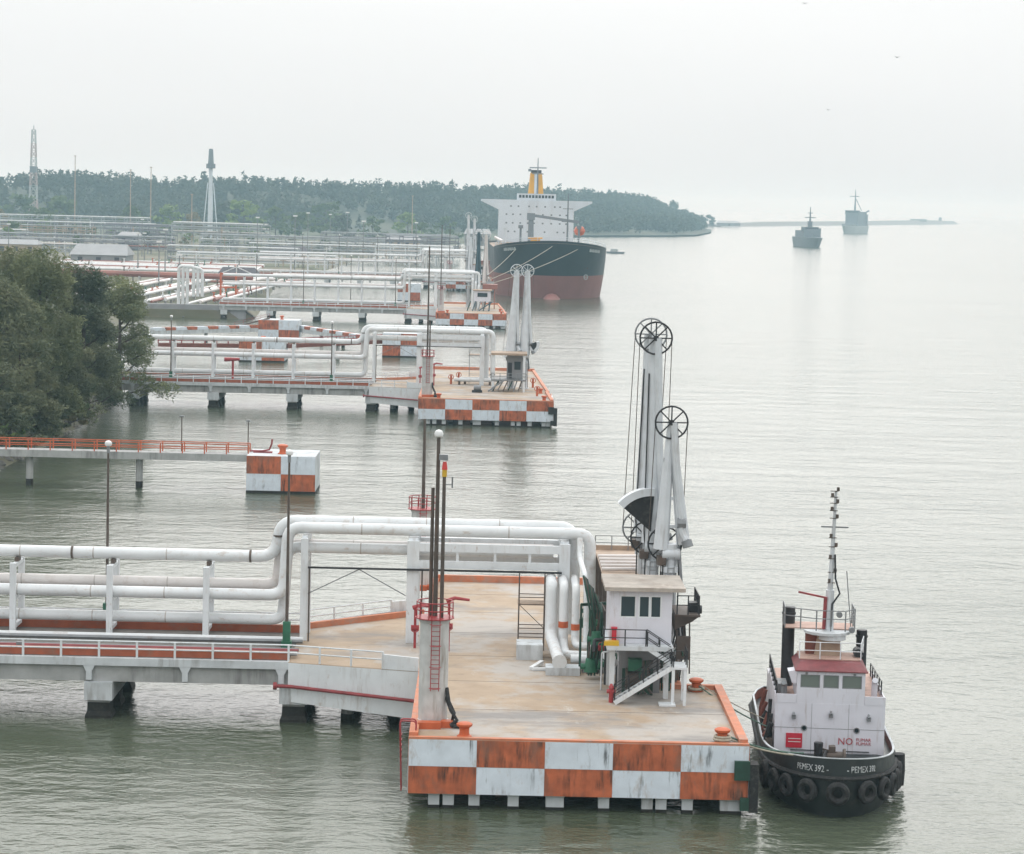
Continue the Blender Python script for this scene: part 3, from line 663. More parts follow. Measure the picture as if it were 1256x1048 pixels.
    # ---- lamp posts
    for i, (u, v, z1) in enumerate(lamps):
        lamp_post(X(u), Y(v), DZ + .05, z1, f'tall lamp post with green base, {["nearer to", "second from", "third from", "fourth from"][i]} the platform on the {who} bridge', 1.9 if lvl == 2 else 1.4)
    # ---- beacon pillars
    if poles:
        beacon_pillar(X(1.35), Y(4.5), f'white beacon pillar with red ladder at the front of the {who} platform', poles, lvl)
    return X, Y

X1, Y1 = pier((-4.3, 148.2), 0, 'nearest', BL=58, lvl=2, lamps=[(-10.0, 29.6, 18.2), (-24.2, 36.0, 17.9)],
              poles=[(.0, .3, 22.6, 'lamp'), (.42, -.25, 20.2, 'beacon'), (-.3, .5, 19.4, '')])
X2, Y2 = pier((-11.4, 406), 1, 'second', W=22.6, Lp=72, notch=(18, 22.3), first_white=False, BL=60, lvl=1, dz=1.2, right_taper=1.6,
              lamps=[(-16.4, 29.6, 14.6), (-45.0, 29.6, 15.0)], poles=[(-.1, .3, 29.6, ''), (.3, -.3, 17.2, '')])
X3, Y3 = pier((-15.5, 716), 2, 'third', W=20.8, Lp=66, notch=(18, 20.4), first_white=False, BL=66, lvl=0, dz=2.6, right_taper=1.6,
              lamps=[(-13, 29.6, 19), (-27, 36, 19), (-41, 29.6, 19), (-56, 36, 19)], poles=[(-.1, .3, 30.0, '')])
X4, Y4 = pier((-18, 1010), 3, 'farthest', W=20.8, Lp=60, notch=(18, 20.4), first_white=True, BL=80, lvl=0, dz=3, right_taper=1.0,
              lamps=[(-13, 29.6, 21), (-30, 36, 21), (-46, 29.6, 21), (-62, 36, 21)], poles=[(-.1, .3, 27.0, '')])
# rear beacon pillar of the nearest platform
beacon_pillar(-5.25, 207, 'white beacon pillar with red railing at the back of the nearest platform', [(0.05, 0, 18.9, '')], 1)

# red ladder loop on the left edge of the nearest platform
mb = MB()
for dy in (0, .6): mb.tube(fillet([(-3.9, 149.2 + dy, DZ), (-3.9, 149.2 + dy, 5.3), (-4.9, 149.2 + dy, 5.3), (-4.75, 149.2 + dy, .9)], .25), .05, 6)
t = thing('edge_ladder', 'red ladder hooked over the left edge of the nearest platform', 'ladder', (-4.4, 149.5, DZ))
part('rails', mb, 'red_paint', t, True)
me = MB().bar((0, 0, 0), (0, .6, 0), .04).mesh('rung', 'red_paint')
for k in range(11): inst(me, 'rung', t, (-4.78, 149.2, 1.1 + k * .33))

# ---- manifold pipes on the nearest platform
mats = 'white_pipe'
def mani(lbl, pts, r, band=None, cap=None):
    p_ = thing('manifold_pipe', lbl, 'pipe', pts[0], 'manifold pipes on the nearest platform')
    part('pipe', MB().tube(fillet(pts, .55), r, 12), mats, p_, True)
    if band: part('band', MB().cyl((band[0], band[1], band[2] - .22), (band[0], band[1], band[2] + .22), r + .03, n=12), 'orange_paint', p_, True)
    if cap:
        a = Vector(cap); part('end_flange', MB().cyl(a, a + Vector((0, -.18, 0)), r * 1.22, n=14), mats, p_, True)
    return p_
mani('thick white manifold pipe bending down and ending towards the viewer', [(5.1, 181.3, 9.45), (5.1, 178.2, 9.45), (5.1, 178.0, 5.75), (5.55, 169.6, 5.35)], .43, None, (5.55, 169.6, 5.35))
mani('middle white manifold pipe with orange band', [(6.0, 181.3, 9.5), (6.0, 177.4, 9.5), (6.0, 177.2, 5.3), (6.1, 173.4, 5.15), (10.4, 173.2, 5.15)], .33, (6.0, 177.2, 6.7))
mani('right white manifold pipe with orange band', [(6.85, 181.3, 9.5), (6.85, 176.4, 9.5), (6.85, 176.2, 5.6), (7.0, 175.0, 5.5), (10.4, 174.8, 5.5)], .29, (6.85, 176.2, 6.7))
mani('slender white drain pipe hanging from the overhead pipes', [(7.2, 180.8, 12.6), (7.2, 180.2, 11.2), (7.5, 176.6, 10.4), (7.6, 176.2, 9.2), (7.6, 175.6, 5.2)], .2)
mani('short white pipe under the cabin beside the manifold', [(6.4, 171.6, 5.2), (10.8, 171.4, 5.2)], .34)
solo('pipe_plinth', MB().box(4.6, 7.0, 169.4, 171.0, DZ + .003, 4.95), 'pale_concrete', 'grey concrete plinth under the thick manifold pipe end', 'plinth', (5.6, 170, DZ))
solo('pipe_plinth', MB().box(7.2, 9.6, 170.6, 172.4, DZ + .003, 4.9), 'concrete', 'grey concrete plinth under the short white pipe', 'plinth', (8.2, 171, DZ))
solo('pipe_plinth', MB().box(2.6, 4.5, 175.0, 177.4, DZ + .003, 5.5), 'pale_concrete', 'grey concrete box behind the thick manifold pipe', 'plinth', (3.4, 176, DZ))
mb = MB().bar((3.6, 171.2, DZ + .12), (4.4, 172.9, DZ + .3), .3, .22).bar((3.7, 171.0, DZ + .12), (5.0, 171.2, DZ + .12), .25, .18)
solo('pipe_offcut', mb, 'white_pipe', 'loose white pipe offcut lying on the deck', 'pipe', (4, 171.5, DZ))
# green valves, frame and hoses left of the cabin
t = thing('valve_stack', 'green valves and green hoses left of the control cabin', 'valve', (8.2, 174, DZ))
for k, (x, y, z, r) in enumerate([(8.05, 181.6, 6.2, .62), (8.05, 181.6, 7.1, .4), (7.7, 168.4, 5.4, .5), (8.0, 168.0, 7.4, .42), (10.2, 172.0, 6.6, .45), (9.6, 172.8, 5.3, .4)]):
    part('valve_body', MB().cyl((x, y, z - .45), (x, y, z + .45), r, r * .75, 10).cyl((x - r - .2, y, z - .1), (x + r + .2, y, z - .1), r * .45, n=8), 'green_paint', t, True)
for k in range(14):
    x, y = 7.55 + .075 * k, 168.2 + .5 * (k % 4)
    part('hose', MB().tube([(x - .5 + .03 * k, y + .8, 11.6 - .16 * k), (x + .18 * math.sin(k), y - .3, 9.2), (x + .22 * math.cos(k * 1.7), y, 7.2), (x - .1 + .1 * math.cos(k * 2), y, DZ + .3)], .085, 6), ['dark_green', 'steel_brown', 'dark_green', 'black_steel'][k % 4], t, True)
part('gantry', MB().bar((7.0, 170.2, DZ), (7.0, 170.2, 9.4), .16).bar((7.0, 170.2, 9.35), (9.6, 171.4, 9.35), .2).bar((9.6, 171.4, DZ), (9.6, 171.4, 9.4), .14), 'dark_green', t)
scaffold(2.75, 178.9, 1.9, 1.6, 5.5, 'thin steel scaffold tower beside the manifold pipes on the nearest platform')

# ---- control cabin with stairs (nearest platform)
t = thing('control_cabin', 'white raised control cabin with balcony, windows and switchback stairs', 'cabin', (10.7, 164, DZ))
cx0, cx1, cy0, cy1, cz0, cz1 = 8.6, 12.75, 162.0, 167.0, 8.15, 11.75
wl = part('wall', MB().box(cx0, cx1, cy0 + .12, cy1, cz0, cz1).box(cx0, 9.25, cy0, cy0 + .13, cz0, cz1).box(12.05, cx1, cy0, cy0 + .13, cz0, cz1).box(9.25, 12.05, cy0, cy0 + .13, cz0, 9.9).box(9.25, 12.05, cy0, cy0 + .13, 11.4, cz1).box(10.35, 10.5, cy0, cy0 + .13, 9.9, 11.4), 'tug_white', t)
part('roof', MB().box(cx0 - .4, cx1 + .85, cy0 - .5, cy1 + .4, cz1, cz1 + .26), 'roof_tan', t)
for a, b_ in ((9.25, 10.35), (10.5, 11.27), (11.28, 12.05)):
    f_ = part('window', MB().box(a, b_, cy0 + .02, cy0 + .11, 9.9, 9.98).box(a, b_, cy0 + .02, cy0 + .11, 11.32, 11.4).box(a, a + .09, cy0 + .02, cy0 + .11, 9.98, 11.32).box(b_ - .09, b_, cy0 + .02, cy0 + .11, 9.98, 11.32), 'white_paint', t)
    part('pane', MB().box(a + .05, b_ - .05, cy0 + .05, cy0 + .09, 9.98, 11.32), 'tinted_pane', f_)
part('floor_slab', MB().box(cx0 - .2, cx1 + .1, 160.9, cy1, cz0 - .3, cz0 - .01), 'pale_concrete', t)
for x in (8.85, 12.5):
    for y in (162.3, 166.6): part('column', MB().box(x - .17, x + .17, y - .17, y + .17, DZ + .004, cz0 - .3), 'white_paint', t)
part('lower_room', MB().box(9.4, 12.2, 164.0, 166.4, DZ + .004, 7.6), 'wall_grey', t)
ra = railing(t, [(8.2, 162.0, cz0), (8.2, 161.0, cz0), (11.0, 161.0, cz0)], 1.1, 'black_steel', 1.3, (1, .5), .035, True, 'balcony_railing')
def flight(a, b_, yy0, yy1, nm):
    a, b_ = Vector(a), Vector(b_)
    st = part('stair_flight', MB().bar((a.x, yy0, a.z), (b_.x, yy0, b_.z), .12, .3).bar((a.x, yy1, a.z), (b_.x, yy1, b_.z), .12, .3), 'white_paint', t)
    n_ = 12; me_ = MB().box(-.14, .14, yy0 + .07 - yy0, yy1 - .07 - yy0, -.02, .02).mesh('tread', 'steel_grey')
    for k in range(n_):
        f = (k + .5) / n_; inst(me_, 'tread', st, (a.x + (b_.x - a.x) * f, yy0, a.z + (b_.z - a.z) * f + .06))
    for y in (yy0, yy1):
        railing(t, [(a.x, y, a.z + .1), (b_.x, y, b_.z + .1)], 1.0, 'black_steel', 1.1, (1, .5), .03, True, 'stair_railing')
flight((11.1, 0, cz0 - .1), (12.75, 0, 7.0), 161.0, 161.85, 'u')
flight((12.7, 0, 6.95), (8.95, 0, DZ + .1), 159.9, 160.75, 'l')
part('landing', MB().box(12.72, 13.75, 159.8, 161.9, 6.85, 7.0), 'white_paint', t)
for x, y in ((13.6, 159.95), (13.6, 161.75), (12.8, 159.95)): part('column', MB().box(x - .1, x + .1, y - .1, y + .1, DZ + .004, 6.85), 'white_paint', t)
part('base_plate', MB().box(11.9, 13.0, 159.6, 160.6, DZ + .004, DZ + .12), 'white_paint', t)
railing(t, [(12.8, 159.85, 7.0), (13.7, 159.85, 7.0), (13.7, 161.85, 7.0)], 1.1, 'black_steel', .9, (1, .5), .03, True, 'landing_railing')
part('spotlight', MB().box(8.2, 9.2, 160.95, 161.5, cz0, cz0 + .3), 'beacon_yellow', t)
solo('fire_extinguisher_box', MB().box(8.75, 9.05, 161.6, 161.98, cz0, cz0 + 1.0).box(8.7, 9.1, 161.55, 161.98, cz0 + 1.0, cz0 + 1.12), 'sign_red', 'red fire extinguisher box on the cabin balcony', 'fire extinguisher', (8.9, 161.8, cz0))
solo('fire_hydrant', MB().cyl((8.75, 160.6, DZ), (8.75, 160.6, DZ + 1.0), .16).cyl((8.45, 160.6, DZ + .75), (9.05, 160.6, DZ + .75), .14).cyl((8.75, 160.6, DZ + 1.0), (8.75, 160.6, DZ + 1.25), .2, .08), 'red_paint', 'red fire hydrant at the foot of the cabin stairs', 'hydrant', (8.75, 160.6, DZ), smooth=True)
t = thing('winch', 'green and dark winch machinery under the control cabin', 'winch', (10.6, 163.2, DZ))
part('drum', MB().cyl((9.9, 163.3, 5.5), (11.4, 163.3, 5.5), .5, n=14).cyl((9.85, 163.3, 5.5), (9.95, 163.3, 5.5), .75, n=14).cyl((11.35, 163.3, 5.5), (11.45, 163.3, 5.5), .75, n=14), 'steel_brown', t, True)
part('motor', MB().box(10.0, 10.9, 162.9, 163.6, 6.1, 6.9), 'green_paint', t)
part('frame', MB().bar((9.7, 163.3, DZ), (9.7, 163.3, 6.2), .2).bar((11.6, 163.3, DZ), (11.6, 163.3, 6.2), .2), 'dark_green', t)
for k in range(7):
    a = k * .9
    part('hanging_hose', MB().tube([(11.0 + .1 * k, 162.6, 6.9), (11.0 + .25 * math.sin(a), 162.4, 6.0), (11.1 + .4 * math.sin(a + 1), 162.3, 5.2), (11 + .2 * k - .6, 162.3, 4.7)], .1, 6), 'dark_green' if k % 2 else 'steel_brown', t, True)
t = thing('pipework_cluster', 'jumble of thin pipes and valves round the foot of the control cabin', 'pipework', (10.5, 166, DZ))
prg = random.Random(21)
for k in range(26):
    x, y = prg.uniform(8.0, 13.3), prg.uniform(164.0, 169.5); zt = prg.uniform(5.2, 8.0); dx = prg.uniform(-1.4, 1.4)
    part('pipe', MB().tube(fillet([(x, y, DZ), (x, y, zt), (x + dx, y, zt), (x + dx, y - .4, zt - prg.uniform(.3, .8))], .2, 3), prg.choice([.06, .09, .13]), 6), prg.choice(['white_pipe', 'steel_brown', 'green_paint', 'dark_green', 'red_paint', 'arm_grey', 'black_steel', 'tan_steel']), t, True)
for k in range(10):
    x, y, z = prg.uniform(8.0, 13.3), prg.uniform(163.6, 168.5), prg.uniform(5.0, 6.8)
    part('valve', MB().cyl((x - .2, y, z), (x + .2, y, z), .2, n=8).torus((x, y - .25, z + .25), (0, 1, 0), .2, .035, 10, 4), prg.choice(['green_paint', 'red_paint', 'steel_brown']), t, True)
for k in range(8):
    x = 13.15 + .12 * k; part('pipe', MB().tube([(x, 167, 9.4), (x + .2, 166.5, 8.0 - .2 * k), (x - .1, 166.8, 6.2), (x - .2, 167.2, DZ)], .06, 5), prg.choice(['black_steel', 'steel_brown', 'rubber', 'arm_grey']), t, True)
# steel deck around the arm bases, behind the cabin
t = thing('arm_platform', 'rusty elevated steel platform behind the control cabin', 'platform', (10.6, 179, DZ))
part('floor', MB().box(8.6, 12.6, 173.6, 186.2, 10.85, 11.0), 'tan_steel', t)
for q in ((8.55, 12.65, 173.4, 173.6, 10.5, 11.05), (8.55, 12.65, 186.2, 186.4, 10.5, 11.35)): part('edge_beam', MB().box(*q), 'tan_steel', t)
for x in (8.8, 12.4):
    for y in (174, 180, 186): part('column', MB().box(x - .15, x + .15, y - .15, y + .15, DZ, 10.85), 'steel_brown', t)
railing(t, [(8.6, 186.2, 11.0), (12.4, 186.2, 11.0)], 1.1, 'steel_grey', 1.4, (1, .5), .03, True, 'railing')
for k in range(5): part('cross_pipe', MB().cyl((8.6, 175 + k * 1.6, 11.2), (12.3, 175.4 + k * 1.6, 11.2), .14), 'pink_white_pipe', t, True)
# side gallery at the right of the cabin
t = thing('side_gallery', 'small dark railed gallery hanging right of the cabin', 'gallery', (14, 166, 9))
part('floor', MB().box(13.2, 14.9, 164.5, 168.5, 9.6, 9.75), 'steel_brown', t)
part('machinery', MB().extr([(13.2, 165, 8.6), (13.2, 165, 9.6), (14.9, 165, 9.6), (14.4, 165, 9.2)], (0, 2.5, 0)), 'steel_brown', t)
railing(t, [(13.3, 164.6, 9.75), (14.8, 164.6, 9.75), (14.8, 168.4, 9.75)], 1.3, 'black_steel', .7, (1, .5), .035, True, 'railing')
part('coupling', MB().cyl((14.2, 166, 9.9), (15.1, 166, 9.9), .3, n=10).box(14.2, 14.8, 165.6, 166.6, 9.75, 10.4), 'black_steel', t, True)
part('hanging_frame', MB().bar((13.4, 165, 8.6), (13.4, 165, 5), .12).bar((14.2, 165, 9.6), (14.3, 165, 5.6), .1).box(13.35, 14.3, 164.8, 165.1, 6.6, 8.2), 'steel_brown', t)
loading_arm((11.6, 174.6, DZ), 14.0, 28.3, 'white loading arm behind, tallest with a pale sheave wheel', 0.0, (.9, 0), wheel='steel_grey', cw=None)
loading_arm((12.0, 171.4, DZ), 13.7, 28.2, 'white loading arm with black counterweight and dark sheave at its top', -.25, (.75, 0), cw=(11.75, 14.6, R(86), R(140), 2.5))
loading_arm((13.1, 169.2, DZ), 13.6, 22.5, 'shorter white loading arm with forked frame nearest the cabin', -.25, (.9, 0), wide=True)

# ---- equipment of the second platform
t = thing('control_hut', 'open grey steel hut under the loading arms of the second platform', 'hut', (4, 427, DZ))
part('roof', MB().box(.6, 6.9, 424.4, 430.6, 10.8, 11.15), 'tan_steel', t)
for x in (1.0, 6.4):
    for y in (424.8, 430.2): part('column', MB().box(x - .2, x + .2, y - .2, y + .2, DZ, 10.8), 'white_paint', t)
part('wall', MB().box(3.4, 6.1, 426.5, 430.0, 6.6, 10.8), 'wall_grey', t)
part('door', MB().box(3.6, 4.3, 426.4, 426.5, 6.7, 9.4), 'black_steel', t)
part('window', MB().box(4.7, 5.8, 426.4, 426.5, 8.2, 9.6), 'window_glass', t)
part('floor', MB().box(.7, 6.8, 424.5, 430.5, 6.3, 6.55), 'steel_grey', t)
part('stair_flight', MB().bar((3.0, 424.2, 6.5), (.2, 424.2, DZ + .1), .9, .25), 'steel_grey', t)
for k in range(6): part('brace', MB().bar((1.0 + .9 * k, 424.6, DZ + .1 + .2 * (k % 2)), (2.0 + .8 * k, 424.9, 6.3), .16), ['dark_green', 'steel_grey', 'steel_brown'][k % 3], t)
railing(t, [(.7, 424.5, 6.55), (6.8, 424.5, 6.55)], 1.1, 'steel_grey', 1.5, (1, .5), .05, True)
loading_arm((4.2, 432.6, DZ), 10.5, 25.3, 'left white loading arm of the pair on the second platform', .6, (.5, 0), wheel='arm_grey', RR=1.1, fat=1.35)
loading_arm((6.6, 432.6, DZ), 10.5, 25.3, 'right white loading arm of the pair on the second platform', .1, (.9, 0), wheel='arm_grey', RR=1.1, fat=1.35, cw=(7.4, 12.4, R(-60), R(20), 1.2))
scaffold(-3.3, 443, 4.2, 3, 8.2, 'large steel scaffold beside the hut on the second platform', 'steel_grey')
t = thing('scaffold_tower', '', 'scaffold', (0, 0, 0)); bpy.data.objects.remove(t)
mb = MB()
for i, (x0, x1, yy, r) in enumerate([(-5, 3, 441, .4), (-6, 1.5, 439, .35)]):
    p_ = thing('manifold_pipe', ['rear white manifold pipe lying on the second platform', 'front white manifold pipe lying on the second platform'][i], 'pipe', (x0, yy, DZ))
    part('pipe', MB().cyl((x0, yy, DZ + .9), (x1, yy, DZ + .9), r), 'white_pipe', p_, True)
    for x in (x0 + 1, x1 - 1): part('saddle', MB().box(x - .2, x + .2, yy - .4, yy + .4, DZ, DZ + .6), 'steel_brown', p_)
t = thing('deck_pump', 'grey pump on the deck of the second platform', 'pump', (-1.8, 422, DZ))
part('motor', MB().cyl((-2.3, 422, DZ + .8), (-1.0, 422, DZ + .8), .5, n=10), 'steel_grey', t, True); part('base', MB().box(-2.6, -.8, 421.5, 422.5, DZ, DZ + .4), 'black_steel', t)
# red and orange valves round the second platform
for i, (x, y) in enumerate([(-6.5, 440), (-5.2, 446), (8.2, 436), (8.6, 417)]):
    t = thing('fire_valve', 'orange red fire valve ' + ['near the pillar', 'behind the pillar', 'right of the loading arms', 'by the right kerb'][i] + ' on the second platform', 'valve', (x, y, DZ), 'fire valves on the second platform')
    part('standpipe', MB().cyl((x, y, DZ), (x, y, DZ + 1.6), .2), 'orange_paint', t, True)
    part('wheel', MB().torus((x, y - .3, DZ + 1.3), (0, 1, 0), .45, .07, 12, 5), 'orange_paint', t, True)

# ---- third and farthest platforms: dark and pale arms, huts, manifold drops
for (ox, oy, who, arms) in ((-15.5, 716, 'third', [(9.0, 44, 26.0, 'arm_grey', 'pale'), (11.6, 44, 27.6, 'arm_dark', 'dark blue'), (13.9, 43, 26.8, 'pink_white_pipe', 'pinkish')]), (-18, 1010, 'farthest', [(8.2, 34, 31.0, 'arm_grey', 'pale'), (10.8, 34, 29.5, 'arm_grey', 'shorter pale')])):
    for u, v, za, mt, cn in arms:
        a = loading_arm((ox + u, oy + v, DZ), 12.5, za, f'{cn} loading arm on the {who} platform', .3, (.8, 0), body=mt, wheel=mt, RR=1.3)
    t = thing('control_hut', f'small grey control hut on the {who} platform', 'hut', (ox + 13, oy + 22, DZ))
    part('wall', MB().box(ox + 11, ox + 16, oy + 20, oy + 25, 7.2, 10.4), 'tug_white', t); part('roof', MB().box(ox + 10.6, ox + 16.4, oy + 19.6, oy + 25.4, 10.4, 10.7), 'tan_steel', t)
    for x in (11.4, 15.6):
        for y in (20.4, 24.6): part('column', MB().box(ox + x - .2, ox + x + .2, oy + y - .2, oy + y + .2, DZ, 7.2), 'steel_grey', t)
    part('window', MB().box(ox + 12, ox + 15, oy + 19.9, oy + 20, 8.6, 9.8), 'window_glass', t)
    part('stair_flight', MB().bar((ox + 16.5, oy + 19, 7.2), (ox + 12.5, oy + 19, DZ + .1), 1.0, .3), 'arm_dark', t)
    for k in range(5): part('brace', MB().bar((ox + 9 + 1.6 * k, oy + 18, DZ), (ox + 10 + 1.5 * k, oy + 20, 7.2), .25), ['dark_green', 'arm_dark', 'steel_grey'][k % 3], t)
    for i in range(3):
        x = ox + 10.4 + .9 * i
        p_ = thing('manifold_pipe', f'{["left", "middle", "right"][i]} of the three white drop pipes on the {who} platform', 'pipe', (x, oy + 33, DZ)); part('pipe', MB().tube(fillet([(x, oy + 34, 13.5 - i), (x, oy + 32, 13.5 - i), (x, oy + 32, DZ)], .6), .35, 8), 'white_pipe', p_, True)
    t = thing('tool_container', f'rusty red container on the {who} platform', 'container', (ox + 3, oy + 30, DZ))
    part('body', MB().box(ox + 13.5, ox + 18, oy + 34, oy + 40, DZ + 6, DZ + 7.5).box(ox + 14, ox + 14.3, oy + 34.2, oy + 34.5, DZ, DZ + 6).box(ox + 17, ox + 17.3, oy + 34.2, oy + 34.5, DZ, DZ + 6), 'pipe_red', t)

# ------------------------------------------------------------------ mooring dolphins and catwalks
def dolphin(x0, x1, y0, dep, z1, label, first_orange=True, bol=None):
    t = thing('mooring_dolphin', label, 'dolphin', ((x0 + x1) / 2, y0, 0), 'checkered mooring dolphins')
    part('block', MB().box(x0, x1, y0, y0 + dep, -.5, z1), 'pale_concrete', t)
    xm = (x0 + x1) / 2; zm = z1 * .5 + .1
    for i, (a, b_) in enumerate(((x0 + .01, xm - .01), (xm + .01, x1 - .01))):
        for j, (c_, d_) in enumerate(((zm + .01, z1 - .02), (.35, zm - .01))):
            og = ((i + j) % 2 == 0) == first_orange
            part('painted_panel', MB().box(a, b_, y0 - .03 - .006 * ((i + j) % 2), y0 + .03, c_, d_), 'panel_orange' if og else 'panel_white', t)
    part('tide_band', MB().box(x0 - .02, x1 + .02, y0 - .045, y0 + dep + .02, -.5, .34), 'wet_concrete', t)
    return t
def catwalk(p0, p1, z, label, rmat='orange_paint', beam='concrete', wd=1.6, rails=True, dp=.9):
    p0, p1 = Vector((*p0, z)), Vector((*p1, z)); t = thing('catwalk', label, 'catwalk', tuple((p0 + p1) / 2 - Vector((0, 0, z))), 'catwalks to the dolphins')
    d = (p1 - p0).normalized(); nn = Vector((-d.y, d.x, 0)) * wd / 2
    part('deck', MB().bar(p0 - Vector((0, 0, dp / 2)), p1 - Vector((0, 0, dp / 2)), wd, dp), beam, t)
    if rails:
        for s_ in (-1, 1): railing(t, [p0 + nn * .92 * s_, p1 + nn * .92 * s_], 1.25, rmat, 2.8, (1, .5), .06)
    n_ = max(1, round((p1 - p0).length / 14))
    for i in range(1, n_):
        q = p0.lerp(p1, i / n_); mb = MB().cyl((q.x, q.y, .8), (q.x, q.y, z - dp), .45); mb.cur = 1; mb.cyl((q.x, q.y, -.5), (q.x, q.y, .8), .46)
        part('pile', mb, ['concrete', 'wet_concrete'], t)
    return t
dolphin(-30.1, -21.4, 307, 8.5, 4.75, 'orange and white mooring dolphin at the end of the orange railed catwalk')
bollard(-25.8, 310, 4.75, 'orange bollard on the dolphin at the orange railed catwalk', s=1.5)
t = thing('chain_stopper', 'dark red chain and hook post on the nearest dolphin', 'hook', (-28, 311, 4.75))
part('hook', MB().tube([(-30, 311, 4.95), (-28.5, 310.6, 5.0), (-27.6, 311, 5.15), (-27.3, 311, 5.9), (-27.25, 311, 6.5)], .13, 6), 'dark_red', t, True); part('base', MB().box(-29.6, -27.2, 310.6, 311.4, 4.75, 4.93), 'dark_red', t)
catwalk((-72, 310.5), (-30.1, 310.5), 4.6, 'catwalk with orange railings from the shore to the nearest dolphin', wd=2.4)
for i, x in enumerate((-38.9, -30.4)):
    t = thing('light_pole', ['thin dark light pole mid way on the orange railed catwalk', 'thin dark light pole at the dolphin end of the orange railed catwalk'][i], 'light pole', (x, 311.9, 4.6), 'catwalk light poles')
    part('pole', MB().cyl((x, 311.9, 4.0), (x, 311.9, 8.6 if i else 9.0), .07), 'steel_brown', t, True); part('lamp_head', MB().box(x - .3, x + .3, 311.7, 312.1, 8.6 if i else 9.0, 8.8 if i else 9.2), 'steel_grey', t)
dolphin(-56.1, -45.8, 551, 9, 4.6, 'checkered dolphin in open water behind the second bridge')
dolphin(-59.8, -49.2, 636, 9, 5.2, 'checkered dolphin with low strip walls, left of the third bridge piers')
dolphin(-25.0, -16.4, 579, 9, 5.6, 'checkered dolphin seen through the second pipe portal', False)
dolphin(-33.5, -25.2, 896, 9, 6.5, 'checkered dolphin seen through the third pipe portal')
bollard(-51, 555, 4.6, 'orange bollard on the dolphin in open water behind the second bridge', s=1.3)
bollard(-54, 640, 5.2, 'orange bollard on the dolphin with low strip walls', s=1.3)
catwalk((-74, 549), (-56.1, 553), 3.9, 'red catwalk from shore to the dolphin behind the second bridge', 'dark_red', 'bulwark_brown', 1.4)
catwalk((-45.8, 556), (-24, 583), 3.9, 'red catwalk between the two dolphins behind the second bridge', 'dark_red', 'bulwark_brown', 1.2)
for i, (p, q) in enumerate((((-84, 612), (-60, 637)), ((-49, 640), (-30, 600)))):
    t = catwalk(p, q, 3.4, ['checkered low beam walkway left of the strip dolphin', 'checkered low beam walkway right of the strip dolphin'][i], rails=False, beam='pale_concrete', wd=1.8, dp=1.3)
    a, b_ = Vector((*p, 3.1)), Vector((*q, 3.1))
    for k in range(10): part('painted_panel', MB().bar(a.lerp(b_, k / 10 + .005) + Vector((0, 0, .35)), a.lerp(b_, k / 10 + .095) + Vector((0, 0, .35)), 1.9, .75), 'panel_orange' if k % 2 else 'panel_white', t)
t = thing('gangway', 'dark sloping gangway onto the strip dolphin', 'gangway', (-63, 637, 0)); part('deck', MB().bar((-66, 637, 3.2), (-57, 638, 5.6), 1.4, .35), 'steel_brown', t); railing(t, [(-66, 636.5, 3.3), (-57, 637.5, 5.7)], 1.1, 'dark_red', 2.5)
t = thing('fire_monitor', 'red fire monitor standing on the second bridge near the tree', 'fire monitor', (-45, 432, DZ)); part('standpipe', MB().cyl((-45, 432, DZ), (-45, 432, DZ + 4), .2), 'red_paint', t, True); part('nozzle', MB().cyl((-46.5, 432, DZ + 4), (-43.8, 432, DZ + 4.1), .4, .25), 'red_paint', t, True)

# ------------------------------------------------------------------ boats
def outline(L_, B, z, bs, bow, p=2.4, q=2.0, bl=.35, sl=.1, ss=.85, n=14):
    pts = []
    ys = [L_ / 2 * (1 - 2 * k / 6) * 1.0 for k in range(0, 4)]
    y_b = -L_ / 2 - bow; y_s = L_ / 2
    us = [0, .05, .12, .3, .5, 1 - bl] + [1 - bl + bl * math.sin(k / n * math.pi / 2) for k in range(1, n + 1)]
    for u in us:
        y = y_s + (y_b - y_s) * u
        h = 1.0
        if u > 1 - bl: h = max(0.0, 1 - ((u - 1 + bl) / bl) ** p) ** (1 / q)
        if u < sl: h *= ss + (1 - ss) * math.sin(u / sl * math.pi / 2)
        pts.append((B / 2 * bs * h, y))
    return [(-x, y, z) for x, y in pts] + [(x, y, z) for x, y in pts[::-1][1:]]

# ---- tug
TUG = thing('tugboat', 'white and black tugboat moored beside the nearest platform, bow towards the viewer', 'tugboat', (23.15, 161.9, 0), rz=R(-3.8), local=True)
tl, tb = 28.0, 8.75
def tug_ring(z, bs, bow, sheer=0):
    o_ = outline(tl, tb, z, bs, bow, 2.6, 1.9, .42, .12, .8, 16)
    return [(x, y, z + sheer * max(0, (-y) / (tl / 2)) ** 2) for x, y, z in o_]
mb = MB()
R_ = [tug_ring(-.6, .82, -.7), tug_ring(.25, .93, -.25, .1), tug_ring(1.1, .98, -.08, .4)]
mb.loft(R_, True, False)
mb.loft([R_[-1], tug_ring(1.95, 1.0, 0, .62)], False, True)
hull = part('hull', mb, 'hull_black', TUG, True)
mb = MB(); mb.loft([tug_ring(-.3, .865, -.84, .05), tug_ring(-.02, .884, -.68, .08), tug_ring(.0, .9, -.55, .08)], False, False)
rt = tug_ring(1.96, 1.0, 0, .62); rt2 = tug_ring(2.62, .985, -.02, 1.15); ri = tug_ring(2.62, .955, -.22, 1.15); ri0 = tug_ring(1.96, .96, -.2, .62)
bul = part('bulwark', MB().loft([rt, rt2], False, False), 'hull_black', TUG, True)
part('bulwark_lining', MB().loft([ri, ri0], False, False), 'bulwark_brown', TUG, True)
part('cap_rail', MB().loft([[(x, y, z + .002) for x, y, z in rt2], [(x, y, z + .06) for x, y, z in rt2], [(x, y, z + .06) for x, y, z in ri], [(x, y, z + .002) for x, y, z in ri]], False, False), 'pale_concrete', TUG)
